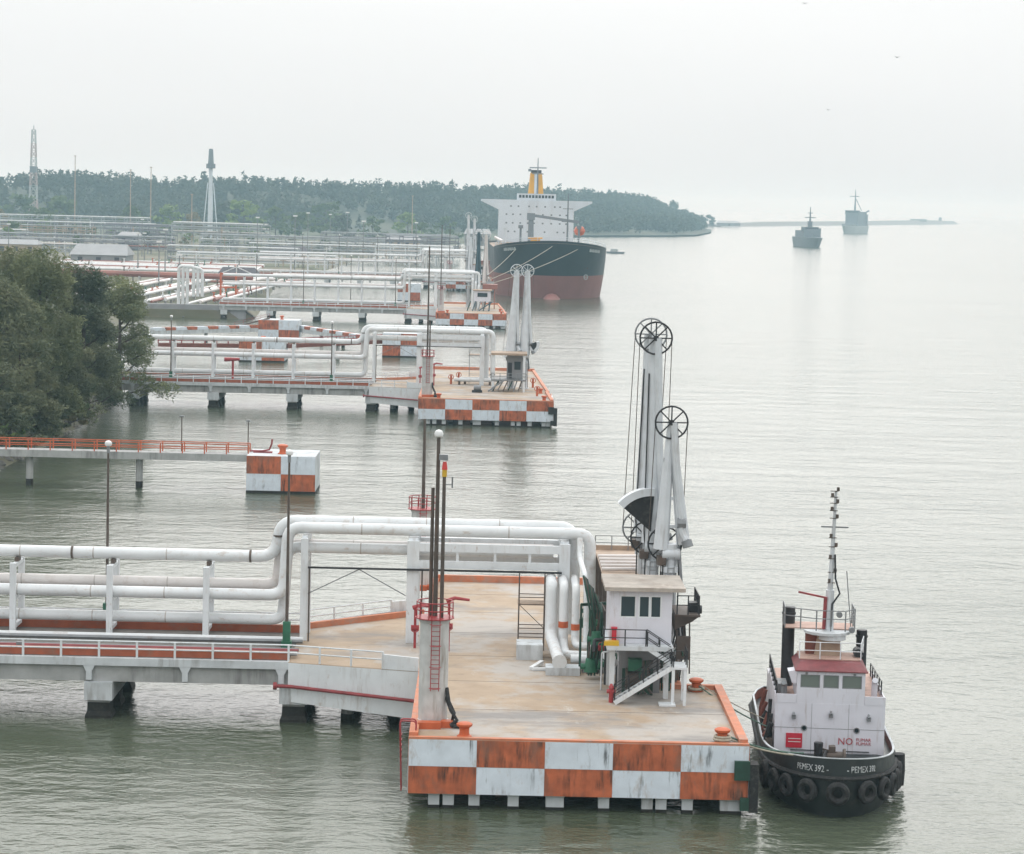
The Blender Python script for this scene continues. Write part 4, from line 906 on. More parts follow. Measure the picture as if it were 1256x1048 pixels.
part('rubbing_strake', MB().tube([(x * 1.012, y * 1.004 if y < 0 else y, z) for x, y, z in tug_ring(1.92, 1.0, .02, .62)], .16, 6, caps=True), 'rubber', TUG, True)
# tyres along the bow
ring_t = tug_ring(1.3, 1.0, .05, .48)
def ring_len_pt(ring, s):
    mid_ = len(ring) // 2; i = mid_; step = 1 if s > 0 else -1; left = abs(s)
    while True:
        a, b_ = Vector(ring[i]), Vector(ring[i + step]); d = (b_ - a).length
        if left <= d or i + step in (0, len(ring) - 1):
            p = a + (b_ - a) * (left / d); tan = (b_ - a).normalized() * step; return p, tan
        left -= d; i += step
tyre = MB().torus((0, 0, 0), (0, 1, 0), .52, .24, 20, 8).torus((0, 0, 0), (0, 1, 0), .36, .1, 20, 6).mesh('tyre_fender', 'rubber', smooth=True)
for s in (-7.6, -5.7, -3.9, -1.95, 0, 1.95, 3.9, 5.6, 7.1, 8.8):
    p, tan = ring_len_pt(ring_t, s); nrm = Vector((tan.y, -tan.x, 0)).normalized()
    if nrm.y > .2 and abs(s) < 6: nrm = -nrm
    if nrm.x * (1 if s > 0 else -1) < 0 and abs(s) > 1: nrm = -nrm
    q = inst(tyre, 'tyre_fender', TUG, p + nrm * .2 + Vector((0, 0, -.12)), math.atan2(nrm.y, nrm.x) + math.pi / 2)
    if abs(s) > 7.5: q.scale = (1.15, 1.2, 1.25)
# stern fender roll on the right shoulder
p, tan = ring_len_pt(ring_t, 10.6)
part('side_fender', MB().tube([(p.x + .25, p.y, .25), (p.x + .3, p.y, 1.2), (p.x + .25, p.y, 2.3)], .42, 10), 'rubber', TUG, True)
# superstructure
SB = part('deckhouse', MB().box(-3.55, 3.55, -5.6, 6.0, 1.9, 5.5), 'tug_white', TUG)
for q in ((-3.55, -2.21, -5.62, -5.5, 5.5, 6.05), (2.21, 3.55, -5.62, -5.5, 5.5, 6.05), (3.47, 3.55, -5.5, 4, 5.5, 5.95), (-3.55, -3.47, -5.5, 4, 5.5, 5.95)): part('deckhouse_parapet', MB().box(*q), 'tug_white', TUG)
part('upper_deck', MB().box(-3.45, 3.45, -5.48, 5.9, 5.545, 5.58), 'deck_pink', TUG)
WH = MB().box(-2.2, 2.2, -5.59, -1.3, 5.5, 6.52); WH.box(-2.2, 2.2, -5.59, -1.3, 7.38, 7.6)
for a, b_ in ((-2.2, -1.98), (-.72, -.5), (.5, .72), (1.98, 2.2)): WH.box(a, b_, -5.59, -5.44, 6.52, 7.38)
WH.box(-2.2, -2.06, -3.2, -1.3, 6.52, 7.38).box(2.06, 2.2, -3.2, -1.3, 6.52, 7.38).box(-2.06, 2.06, -1.45, -1.3, 6.52, 7.38)
wh = part('wheelhouse', WH, 'tug_white', TUG)
for a, b_ in ((-1.98, -.72), (-.5, .5), (.72, 1.98)):
    f_ = part('window', MB().box(a, b_, -5.57, -5.48, 6.52, 6.58).box(a, b_, -5.57, -5.48, 7.32, 7.38).box(a, a + .06, -5.57, -5.48, 6.58, 7.32).box(b_ - .06, b_, -5.57, -5.48, 6.58, 7.32), 'steel_grey', wh)
for a, b_ in ((-1.92, -.78), (-.44, .44), (.78, 1.92)): part('pane', MB().box(a, b_, -5.54, -5.51, 6.58, 7.32), 'pale_pane', wh)
for s_ in (-1, 1): part('pane', MB().box(s_ * 2.12 - .03, s_ * 2.12 + .03, -5.4, -3.25, 6.55, 7.36), 'pale_pane', wh)
part('roof', MB().loft([[(-2.35, -5.75, 7.6), (2.35, -5.75, 7.6), (2.35, -1.1, 7.6), (-2.35, -1.1, 7.6)], [(-2.35, -5.75, 7.67), (2.35, -5.75, 7.67), (2.35, -1.1, 7.67), (-2.35, -1.1, 7.67)], [(-1.95, -4.6, 8.05), (1.95, -4.6, 8.05), (1.95, -1.2, 8.05), (-1.95, -1.2, 8.05)]]), 'roof_maroon', wh)
part('wheelhouse_wing', MB().extr([(-2.5, -5.0, 6.7), (-2.21, -5.3, 6.7), (-2.21, -5.3, 7.6), (-2.75, -4.8, 7.4)], (0, 1.2, 0)), 'tug_white', TUG)
# deckhouse front fittings
for x, z in ((-2.35, 4.6), (.05, 4.75), (2.5, 4.6)):
    part('floodlight', MB().box(x - .13, x + .13, -5.86, -5.6, z - .12, z + .12).cyl((x, -5.9, z + .1), (x, -5.6, z + .25), .07), 'steel_grey', TUG)
for x, z in ((-1.65, 3.85), (1.75, 3.8)):
    q = part('porthole', MB().torus((x, -5.62, z), (0, 1, 0), .17, .04, 14, 5), 'steel_grey', TUG); part('pane', MB().cyl((x, -5.64, z), (x, -5.605, z), .16, n=14), 'window_glass', q)
for a, b_ in ((-2.5, -.7), (1.1, 2.6)): part('grab_rail', MB().bar((a, -5.68, 2.42), (b_, -5.68, 2.42), .05), 'black_steel', TUG)
part('name_board', MB().box(-2.8, -1.75, -5.67, -5.61, 2.55, 3.5), 'sign_red', TUG, label='red notice board with worn pale lettering')
def text_mesh(txt, size, depth=.01, align='CENTER'):
    cu = bpy.data.curves.new('lettering', 'FONT'); cu.body = txt; cu.size = size; cu.extrude = depth; cu.align_x = align; cu.resolution_u = 2
    ob = bpy.data.objects.new('lettering', cu); COL.objects.link(ob)
    dg = bpy.context.evaluated_depsgraph_get(); me = bpy.data.meshes.new_from_object(ob.evaluated_get(dg))
    bpy.data.objects.remove(ob); return me
def flat_text(txt, size, loc, mat, parent, bold=1.0, rz=0.0):
    me = text_mesh(txt, size); me.materials.clear(); me.materials.append(M[mat])
    o_ = bpy.data.objects.new('lettering', me); link(o_, parent); o_.location = loc; o_.rotation_euler = (R(90), 0, rz); o_.scale = (bold, 1, 1); return o_
flat_text('NO', .66, (1.05, -5.625, 2.85), 'lettering_red', TUG, .95)
flat_text('FUMAR', .3, (2.22, -5.625, 3.1), 'lettering_red', TUG, 1.0)
flat_text('FUMAR', .3, (2.22, -5.625, 2.84), 'lettering_red', TUG, 1.0)
for k in range(2): part('notice_line', MB().box(-2.65, -1.85, -5.682, -5.671, 3.12 - .2 * k, 3.17 - .2 * k), 'pink_white_pipe', TUG)
# curved lettering on the bow
def bow_text(txt, s_mid, size):
    me = text_mesh(txt, size, .012); me.materials.clear(); me.materials.append(M['lettering_white'])
    for v in me.vertices:
        s = s_mid + v.co.x
        p0, tan = ring_len_pt(tug_ring(2.1, 1.0, 0, .68), s); p1, _ = ring_len_pt(tug_ring(2.55, .987, -.02, 1.08), s)
        f = v.co.y / .65 + .15; p = p0.lerp(p1, f); nrm = Vector((tan.y, -tan.x, 0)).normalized()
        if nrm.y > 0: nrm = -nrm
        v.co = p + nrm * (.02 + v.co.z)
    me.update(); o_ = bpy.data.objects.new('lettering', me); link(o_, TUG); return o_
bow_text('PEMEX 392 -', -1.85, .46)
bow_text('- PEMEX 392', 1.75, .46)
for z in (3.85,): part('plate_seam', MB().box(-3.56, 3.56, -5.612, -5.6, z, z + .03), 'steel_grey', TUG)
for x in (-1.2, 1.2): part('plate_seam', MB().box(x, x + .025, -5.611, -5.6, 2.0, 5.5), 'wall_grey', TUG)
# bow winch
part('windlass', MB().cyl((-.9, -9.6, 2.95), (.7, -9.6, 2.95), .32, n=12).cyl((-.95, -9.6, 2.95), (-.8, -9.6, 2.95), .52, n=12).cyl((.6, -9.6, 2.95), (.75, -9.6, 2.95), .52, n=12).box(-.7, -.4, -9.9, -9.3, 2.0, 2.95).box(.2, .5, -9.9, -9.3, 2.0, 2.95).box(-.3, .1, -9.8, -9.2, 2.95, 3.6).bar((-1.1, -9.7, 3.5), (.5, -9.7, 3.1), .14), 'steel_brown', TUG, True)
part('chain', MB().tube([(-.5, -9.8, 3.3), (-.7, -10.6, 3.1), (-.5, -11.6, 2.9)], .12, 6), 'black_steel', TUG, True)
part('capstan', MB().tube([(-1.0, -10.0, 2.0), (-1.0, -10.0, 3.2), (-1.0, -10.0, 3.9)], .22, 8, .3), 'black_steel', TUG, True)
# funnels
for nm, x, z0, z1, r in (('funnel', -2.55, 5.58, 10.9, .42), ('exhaust', 2.35, 5.58, 9.5, .36)):
    part(nm, MB().cyl((x, -.1, z0), (x, -.1, z1), r, n=14).cyl((x, -.1, z1 - .5), (x, -.1, z1 - .35), r + .05, n=14), 'black_steel', TUG, True)
# flying bridge, platform and mast
part('monkey_island', MB().box(-2.0, 2.0, -3.9, -1.2, 8.06, 8.12), 'deck_pink', TUG)
part('mast_housing', MB().loft([[(-.95, -2.6, 8.1), (.85, -2.6, 8.1), (.85, -1.2, 8.1), (-.95, -1.2, 8.1)], [(-.75, -2.5, 9.55), (.7, -2.5, 9.55), (.7, -1.3, 9.55), (-.75, -1.3, 9.55)]]), 'tan_steel', TUG)
part('mast_housing', MB().box(-1.5, -.75, -2.2, -1.3, 8.1, 9.5), 'bulwark_brown', TUG)
part('radar_platform', MB().cyl((-.1, -1.9, 9.55), (-.1, -1.9, 9.72), 1.55, n=18).cyl((.2, -2.4, 9.2), (.2, -2.4, 9.6), .9, n=14), 'pale_concrete', TUG)
part('platform_deck', MB().box(-2.9, 1.7, -1.8, .6, 9.73, 9.8), 'deck_pink', TUG)
railing(TUG, [(-2.0, -3.9, 8.12), (2.0, -3.9, 8.12), (2.4, -1.0, 8.12)], 1.1, 'white_paint', 1.3, (1, .5), .03)
railing(TUG, [(-2.9, .6, 9.8), (-2.9, -1.8, 9.8), (-.9, -2.9, 9.8), (1.0, -2.9, 9.8), (1.7, -1.8, 9.8), (1.7, .6, 9.8)], 1.35, 'steel_grey', 1.1, (1, .6), .035)
railing(TUG, [(-3.5, -5.4, 5.6), (-3.5, 3.9, 5.6)], 1.3, 'black_steel', 1.5, (1, .5), .035)
railing(TUG, [(3.4, -4, 5.9), (3.4, 3.9, 5.6)], .9, 'black_steel', 1.5, (1, .5), .035)
MS = part('mast', MB().cyl((0, -1.9, 9.7), (0, -1.9, 12.4), .32, .28, 10).tube([(0, -1.9, 12.4), (.15, -1.9, 19.0)], .18, 8, .09), 'arm_grey', TUG, True)
part('yard', MB().bar((-.75, -1.9, 16.6), (1.05, -1.9, 16.6), .1), 'steel_grey', MS)
for k, z in enumerate((12.9, 13.6, 14.5, 15.3, 15.9, 17.2, 17.7, 18.2, 18.6, 19.0)):
    part('mast_lamp', MB().cyl((.1 + (.18 if k % 2 else -.18), -2.0, z), (.1 + (.18 if k % 2 else -.18), -2.0, z + .26), .1, n=7).box(-.22, .3, -2.05, -1.95, z - .03, z + .02), 'steel_brown', MS)
part('mast_cable', MB().tube([(.22, -2.1, 14.8), (.3, -2.1, 13.2), (.62, -2.1, 12.2), (.15, -2.2, 11.5), (.1, -2.25, 10)], .07, 6), 'black_steel', MS, True)
part('radar_scanner', MB().bar((-2.1, -2.2, 12.25), (-.2, -2.2, 11.9), .16, .12).cyl((-.35, -2.1, 9.8), (-.3, -2.1, 11.9), .12), 'dark_red', MS)
part('antenna', MB().cyl((1.5, -1.2, 9.8), (1.1, -1.2, 13.6), .035, n=5), 'steel_grey', TUG)
for x, z in ((1.45, 9.9), (.6, 10.9)): part('searchlight', MB().cyl((x, -2.5, z), (x, -2.9, z), .2, n=10), 'steel_grey', TUG, True)
part('life_raft', MB().cyl((1.9, -3.0, 8.4), (1.9, -2.0, 8.4), .3, n=12), 'black_steel', TUG, True)
part('liferaft_box', MB().box(-3.3, -2.7, -3.5, -1.5, 5.6, 6.3), 'steel_grey', TUG)
for k, (y, z) in enumerate(((-4.5, 3.5), (-3.2, 4.2), (-2, 3.1))): part('hanging_gear', MB().tube([(-3.75, y, z + 1.0), (-3.8, y - .1, z), (-3.7, y, z - 1)], .14, 6), 'rubber', TUG, True)
grg = random.Random(5)
for k in range(12):
    y = -5.0 + .75 * k; z = grg.uniform(2.2, 3.4)
    part('deck_gear', MB().tube([(-3.75, y, z + grg.uniform(.3, 1.3)), (-4.05, y + grg.uniform(-.3, .3), z), (-4.0, y + grg.uniform(-.3, .3), 2.0)], grg.uniform(.1, .22), 6), grg.choice(['rubber', 'black_steel', 'steel_brown', 'bulwark_brown']), TUG, True)
    if k % 3 == 0: part('deck_gear', MB().box(-4.1, -3.65, y - .3, y + .3, 2.0, 2.0 + grg.uniform(.5, 1.1)), grg.choice(['steel_brown', 'rubber', 'dark_green']), TUG)
part('vent', MB().tube([(3.0, -3.5, 5.58), (3.0, -3.5, 6.6), (3.0, -3.8, 6.8)], .2, 8), 'tug_white', TUG, True)
part('vent', MB().tube([(-3.0, -4.3, 5.58), (-3.0, -4.3, 6.4), (-3.0, -4.6, 6.6)], .17, 8), 'steel_grey', TUG, True)
for k, x in enumerate((-1.6, 1.5)): part('wiper_motor', MB().box(x - .08, x + .08, -5.66, -5.59, 7.4, 7.52), 'steel_grey', TUG)
# mooring ropes of the tug (catenaries)
def rope(name, a, b_, sag, mat, label, r=.035, cat='rope', group='mooring ropes'):
    a, b_ = Vector(a), Vector(b_); pts = [a.lerp(b_, k / 10) - Vector((0, 0, sag * 4 * (k / 10) * (1 - k / 10))) for k in range(11)]
    return solo(name, MB().tube(pts, r, 5), mat, label, cat, tuple(a), group, True)
rope('mooring_rope', (14.8, 165.0, DZ + .5), (19.6, 158.5, 3.2), .25, 'green_rope', 'green mooring rope from the rear bollard to the tugboat', .05)
rope('mooring_rope', (14.9, 165.0, DZ + .6), (19.6, 160.5, 3.3), .15, 'rope', 'dark pinkish mooring rope from the rear bollard to the tugboat', .035)
rope('mooring_rope', (15.1, 149.2, DZ + .4), (19.6, 149.6, 3.6), .2, 'rope', 'pale mooring rope from the front bollard to the tugboat bow', .06)
rope('mooring_rope', (15.1, 149.2, DZ + .55), (20.5, 151.5, 3.3), .3, 'green_rope', 'green mooring rope from the front bollard to the tugboat bow', .06)
solo('coiled_rope', MB().torus((15.1, 149.15, DZ + .22), (0, 0, 1), .5, .1, 16, 6).torus((15.1, 149.15, DZ + .38), (0, 0, 1), .46, .09, 16, 6), 'rope', 'coiled rope round the front right bollard', 'rope', (15.1, 149.15, DZ), smooth=True)
solo('coiled_rope', MB().torus((14.8, 165.0, DZ + .22), (0, 0, 1), .5, .1, 16, 6), 'rope', 'coiled rope round the rear right bollard', 'rope', (14.8, 165, DZ), smooth=True)
# tyre fenders between tug and platform
for k, (y, z) in enumerate(((152.5, 1.9), (157, 2.0))):
    solo('dock_tyre', MB().torus((16.75 + .32, y, z), (1, 0, 0), .62, .26, 18, 8), 'rubber', ['black tyre on the platform side near the tugboat bow', 'black tyre on the platform side further back by the tugboat'][k], 'tyre', (17, y, z), smooth=True)

# ---- tanker
TK = thing('tanker_ship', 'large tanker with dark and red hull moored at the farthest platform', 'ship', (22.5, 1068, 0), rz=R(.9), local=True)
TL, TB = 238.0, 45.0
def tk(z, bs, bow, p=2.2, q=1.7, bl=.16): return outline(TL, TB, z, bs, bow, p, q, bl, .12, .6, 18)
sh = lambda ring, s: [(x, y, z + s * max(0, (-y - 60) / 60) ** 2.2) for x, y, z in ring]
r_wl, r_rd = tk(-.6, .93, -4, 2.0, 1.5), tk(9.0, .985, -1.5, 2.1, 1.6)
r_md, r_tp = tk(14.5, 1.0, 1.5, 2.3, 1.75), sh(tk(18.6, 1.0, 4.5, 2.6, 1.9), 3.6)
part('boot_topping', MB().loft([r_wl, r_rd], True, False), 'hull_red', TK, True)
part('hull', MB().loft([r_rd, r_md, r_tp], False, False), 'hull_teal', TK, True)
part('deck', MB().loft([[(x, y, z - 1.0) for x, y, z in r_tp], [(x * .99, y * .995, z - .9) for x, y, z in r_tp]], False, True), 'tan_steel', TK)
bulb = MB(); bulb.loft([[(a * 3.6 * math.cos(k * math.pi / 6), -TL / 2 + 3 - dy, -1.4 + 3.6 * a * math.sin(k * math.pi / 6)) for k in range(12)] for a, dy in ((1, 0), (1, 3), (.85, 6.5), (.5, 8.6), (.05, 9.4))])
part('bulbous_bow', bulb, 'hull_red', TK, True)
yb = -TL / 2
sp = MB().box(-17.5, 17.5, 80, 102, 18.4, 33.5); sp.extr([(-26, 80, 37.3), (-26, 80, 38.2), (26, 80, 38.2), (26, 80, 37.3), (17.5, 80, 33.4), (-17.5, 80, 33.4)], (0, 9, 0))
ss = part('superstructure', sp, 'ship_white', TK)
bh = part('wheelhouse', MB().box(-9, 9, 81, 92, 38.2, 41.2), 'ship_white', TK)
for k in range(11): part('window', MB().box(-8.3 + k * 1.52, -7.2 + k * 1.52, 80.9, 81.05, 39.2, 40.5), 'window_glass', bh)
for z, xs in ((35.2, (-12, -8.5, -3.5, 0, 4, 8.5, 11)), (31.4, (-14, -11, -7.5, -4, -1, 3, 7, 11, 14)), (27.4, (-14, -11, -7.5, -4, -1, 3, 7, 11, 14)), (23.4, (-13, -10, -4, 4, 10, 13))):
    for x in xs: part('window', MB().box(x - .4, x + .4, 79.9, 80.05, z - .35, z + .35), 'navy_grey', ss)
fn = part('funnel', MB().loft([[(-3.8, 94, 38.2), (3.8, 94, 38.2), (3.8, 104, 38.2), (-3.8, 104, 38.2)], [(-2.7, 95, 51), (2.7, 95, 51), (2.7, 103, 51), (-2.7, 103, 51)]]), 'yellow_funnel', TK)
part('funnel_stripe', MB().box(-.9, .9, 93.4, 94.6, 38.3, 51), 'ship_white', fn)
part('funnel_top', MB().box(-2.4, 2.4, 95.2, 102.8, 51, 52.4), 'black_steel', fn)
mt_ = part('radar_mast', MB().tube([(.5, 90, 41.2), (.5, 90, 58)], .5, 6, .2).bar((-3.4, 90, 53.4), (4.6, 90, 53.4), .5).bar((-2.2, 90, 50.6), (3.2, 90, 50.6), .45).box(-4.0, -2.6, 89.6, 90.4, 51.6, 52.8), 'navy_grey', TK)
part('foremast', MB().tube([(6, yb + 14, 19), (6, yb + 14, 41)], .5, 6, .2).bar((3.6, yb + 14, 30), (8.4, yb + 14, 30), .3).bar((4, yb + 14, 35), (8, yb + 14, 35), .25), 'navy_grey', TK)
part('deck_crane', MB().cyl((-5, 0, 18.5), (-5, 0, 31), 1.4, 1.1).box(-6.8, -3.4, -1.5, 1.5, 29.5, 32.5).bar((-4, 0, 31.5), (16, 0, 29), 1.0, 1.2), 'navy_grey', TK)
for k, x in enumerate((-17, -10, 11, 17)): part('vent_post', MB().cyl((x, -40 + 20 * k, 18.5), (x, -40 + 20 * k, 27), .5).box(x - 1, x + 1, -41 + 20 * k, -39 + 20 * k, 26, 27.4), ['ship_white', 'navy_grey'][k % 2], TK)
part('lifeboat', MB().loft([[(17.5 + a * 2.6 * math.cos(k * math.pi / 4), yy, 25 + a * 2.4 * math.sin(k * math.pi / 4)) for k in range(8)] for a, yy in ((.2, 20), (.9, 21.5), (1, 25), (.9, 28.5), (.2, 30))]), 'ship_orange', TK, True)
part('windlass', MB().box(-8.2, -4.6, yb + 16, yb + 20, 20.0, 23.0).box(-9.2, -3.6, yb + 15.6, yb + 20.4, 23.0, 23.5), 'yellow_funnel', TK)
part('deck_pipe', MB().cyl((-19, yb + 30, 21.5), (-19, 78, 20.5), .6).cyl((-3, yb + 35, 20.2), (-3, 78, 20.2), .7), 'pink_white_pipe', TK)
rl = [p for p in r_tp if p[1] < -20]
railing(TK, [(x * .985, y * .99, z - .2) for x, y, z in rl[3:-3:2]], 1.6, 'ship_white', 5, (1, .5), .09, True)
for s_ in (-1, 1):
    a_ = part('anchor', MB().bar((s_ * 12.2, yb + 8.2, 14.8), (s_ * 12.4, yb + 7.8, 11.6), .7, .5).bar((s_ * 10.8, yb + 7.6, 12.2), (s_ * 14.0, yb + 9.2, 12.2), .6, .6), 'bulwark_brown', TK)
part('thruster_mark', MB().torus((13.4, yb + 8.6, 8.6), (-.55, 1, 0), .9, .16, 14, 5).bar((12.8, yb + 8.0, 8.6), (14.0, yb + 8.9, 8.6), .2), 'navy_pale', TK)
ring_n = [tuple(.35 * p[i] + .65 * q[i] for i in range(3)) for p, q in zip(r_md, r_tp)]
for s_ in (-1, 1):
    for k in range(8):
        p, tan = ring_len_pt(ring_n, s_ * (17.5 + 1.1 * k)); part('name_mark', MB().bar(p + tan * -.36 + Vector((0, -.12, .0)), p + tan * (.36 - .12 * (k % 3)) + Vector((0, -.12, 0)), .35, 1.25 - .2 * (k % 2)), 'navy_pale', TK)
# mooring lines of the tanker
for k, (a, b_) in enumerate((((10, 952, 19), (-6.5, 748, 11)), ((24, 946, 20.5), (-6, 747, 11)), ((34, 950, 19.5), (-5.6, 746, 10.5)))):
    rope('mooring_line', a, b_, 1.2, 'rope', ['lowest', 'middle', 'highest'][k] + ' pale mooring line from the tanker bow to the third platform', .1)
# small boat beyond the tanker
t = thing('motor_launch', 'small grey launch on the water right of the tanker', 'boat', (95, 1850, 0), local=True, rz=R(70))
part('hull', MB().loft([outline(14, 4, -.5, .8, -1), outline(14, 4, 1.4, 1, 0)]), 'navy_grey', t, True); part('cabin', MB().box(-1.4, 1.4, -1, 4, 1.4, 3.4), 'navy_pale', t); part('window', MB().box(-1.3, 1.3, -1.08, -1.0, 2.3, 3.1), 'window_glass', t)

# ---- two grey navy ships
n1 = thing('patrol_ship', 'smaller grey navy ship, nearer, sailing bow on', 'ship', (311, 2395, 0), local=True, rz=R(4))
part('hull', MB().loft([outline(88, 18.5, -.6, .8, -6, 2, 1.4, .4), outline(88, 18.5, 4, .92, -2, 2, 1.4, .4), outline(88, 18.5, 9.5, 1, 2, 2.2, 1.6, .4)]), 'navy_hull', n1, True)
part('deckhouse', MB().box(-8.5, 8.5, -16, 26, 9.5, 16), 'navy_grey', n1)
w_ = part('wheelhouse', MB().box(-7, 7, -13, 4, 16, 19.6).box(-9.4, 9.4, -12, -8, 15.4, 18.4), 'navy_grey', n1)
for k in range(7): part('window', MB().box(-6.2 + k * 1.85, -4.9 + k * 1.85, -13.1, -12.95, 17.6, 18.9), 'window_glass', w_)
part('mast', MB().tube([(0, -4, 19.6), (0, -4, 39)], 1.3, 6, .3).bar((-5.2, -4, 28.6), (5.2, -4, 28.6), .8).bar((-2.5, -4, 33), (2.5, -4, 33), .6).box(-2, 2, -6, -2, 19.6, 25), 'navy_grey', n1)
part('gun', MB().box(-1.6, 1.6, -27, -23, 9.5, 12.5).cyl((0, -27, 11.5), (0, -33, 12.5), .35), 'navy_grey', n1)
n2 = thing('landing_ship', 'larger grey navy ship farther out, high superstructure and tall mast', 'ship', (572, 3860, 0), local=True, rz=R(-24))
part('hull', MB().loft([outline(112, 20, -.6, .8, -6, 2, 1.4, .35), outline(112, 20, 5, .95, -2, 2, 1.5, .35), outline(112, 20, 12, 1, 2, 2.2, 1.6, .35)]), 'navy_pale', n2, True)
part('forecastle', MB().extr([(-9, -40, 12), (9, -40, 12), (9, -40, 15), (-9, -40, 15)], (0, 20, 0)), 'navy_hull', n2)
w_ = part('superstructure', MB().box(-10, 10, -16, 44, 12, 30).box(-11, 11, -15, -6, 30, 36).box(-9, 9, -4, 40, 30, 34), 'navy_grey', n2)
for k in range(8): part('window', MB().box(-9.5 + k * 2.5, -7.8 + k * 2.5, -15.2, -15, 32.6, 34.6), 'window_glass', w_)
part('mast', MB().tube([(0, 2, 34), (0, 2, 69)], 1.7, 6, .4).bar((-9, 2, 58), (6, 2, 58), 1.0).bar((0, 2, 56), (4, 26, 36), .7), 'navy_grey', n2)
part('deck_crane', MB().bar((9, 30, 34), (12.5, 30, 16), 1.6).bar((9, 38, 34), (13, 38, 36), 2.2), 'navy_grey', n2)

# ------------------------------------------------------------------ vegetation
def leaf_mesh(name, mat, P, size, aspect=.3, droop=.5, jitter=.4):
    """P: (n,3) leaf centres -> one mesh of slim four-cornered leaf sprays"""
    n_ = len(P)
    d = npr.normal(size=(n_, 3)); d[:, 2] = d[:, 2] * .6 - droop; d /= np.linalg.norm(d, axis=1)[:, None]
    a = npr.normal(size=(n_, 3)); s = np.cross(d, a); s /= np.linalg.norm(s, axis=1)[:, None] + 1e-9
    l_ = size * (1 + jitter * npr.uniform(-1, 1, n_))[:, None]
    V = np.stack([P - d * l_ * .5, P + s * l_ * aspect * .5, P + d * l_ * .5, P - s * l_ * aspect * .5], 1).reshape(-1, 3)
    me = bpy.data.meshes.new(name); me.vertices.add(4 * n_); me.vertices.foreach_set('co', V.astype(np.float32).ravel())
    me.loops.add(4 * n_); me.loops.foreach_set('vertex_index', np.arange(4 * n_, dtype=np.int32))
    me.polygons.add(n_); me.polygons.foreach_set('loop_start', np.arange(0, 4 * n_, 4, dtype=np.int32))
    me.materials.append(M[mat]); me.update(); me.validate(); return me
def crown_points(lobes, n_):
    vol = np.array([(a * b_ * c_) ** .67 for *_, a, b_, c_ in lobes]); pick = npr.choice(len(lobes), n_, p=vol / vol.sum())
    Lb = np.array(lobes)[pick]; d = npr.normal(size=(n_, 3)); d /= np.linalg.norm(d, axis=1)[:, None]
    rad = npr.uniform(.45, 1, n_) ** .45 * (1 + .12 * npr.normal(size=n_))
    return Lb[:, :3] + d * rad[:, None] * Lb[:, 3:]
def tree(name, label, loc, h, rx, n_, mat, size, group, seed, z_low=.12, limbs=7, aspect=.3, cat='tree'):
    rg = random.Random(seed); x, y, z = loc
    t = thing(name, label, cat, loc, group, local=True)
    tr = MB(); lean = (rg.uniform(-.6, .6), rg.uniform(-.6, .6))
    tr.tube([(0, 0, -.3), (lean[0] * .3, lean[1] * .3, h * .3), (lean[0], lean[1], h * .62), (lean[0] * 1.4, lean[1] * 1.4, h * .9)], h * .022, 8, h * .004)
    lobes = []
    for k in range(limbs):
        a = k * 2.4 + rg.uniform(-.4, .4); zz = h * (z_low + (.82 - z_low) * (k + .5) / limbs); rr_ = rx * (1.0 - .55 * ((k + .5) / limbs) ** 1.6) * rg.uniform(.55, .85)
        q = (rr_ * math.cos(a), rr_ * math.sin(a), zz + h * .07)
        tr.tube([(lean[0] * zz / h, lean[1] * zz / h, zz - h * .05), (q[0] * .5, q[1] * .5, zz), q], h * .009, 6, h * .003)
        for m_ in range(5):
            lobes.append((q[0] * rg.uniform(.5, 1.35), q[1] * rg.uniform(.5, 1.35), q[2] + rg.uniform(-.08, .08) * h, rx * rg.uniform(.16, .32), rx * rg.uniform(.16, .32), h * rg.uniform(.035, .085)))
    for k in range(4): lobes.append((lean[0] + rg.uniform(-.2, .2) * rx, lean[1] + rg.uniform(-.2, .2) * rx, h * rg.uniform(.78, .93), rx * .28, rx * .28, h * .09))
    part('trunk', tr, 'bark', t, True)
    me = leaf_mesh('crown', mat, crown_points(lobes, n_), size, aspect)
    o_ = bpy.data.objects.new('crown', me); link(o_, t)
    return t
near = [(-68.5, 350, 23, 8.0, 'leftmost dark casuarina tree on the bank, cut by the photo edge'), (-67, 366, 26.5, 8.0, 'tallest dark casuarina tree on the bank behind the orange railed catwalk'),
        (-73, 384, 27, 9, 'dark casuarina tree rearmost in the bank clump'), (-65, 394, 24, 7.4, 'dark casuarina tree in the middle right of the bank clump'),
        (-63.8, 424, 21, 8.4, 'dark casuarina tree overhanging the water at the second bridge'), (-66, 346, 15, 6.4, 'low dark casuarina tree in front of the bank clump'),
        (-66.5, 408, 14, 6.0, 'low dark casuarina tree under the clump beside the second bridge'), (-63.5, 372, 13, 5.2, 'low dark casuarina tree at the water edge below the tallest one'), (-66.5, 330, 12, 5.6, 'short dark casuarina tree nearest the orange railed catwalk')]
for i, (x, y, h, rx, lb) in enumerate(near):
    tree('casuarina_tree', lb, (x, y, 2.2), h, rx, int(24000 * (h / 25) ** 1.5), ['needle_foliage', 'needle_light', 'needle_foliage', 'needle_deep', 'needle_light'][i % 5], .7, 'dark trees on the near left bank', 60 + i, .02, 15, .24)
sh = [(-65.0, 338, 3.8, 2.6, 'bright_foliage'), (-64.2, 352, 3.6, 2.2, 'mid_foliage'), (-62.8, 372, 2.6, 1.8, 'dry_foliage'), (-65.2, 326, 3.0, 1.8, 'dry_foliage'), (-66.5, 318, 5.2, 3.0, 'mid_foliage'), (-64.4, 364, 3.8, 2.4, 'needle_foliage'), (-64.2, 384, 3.6, 2.6, 'mid_foliage')]
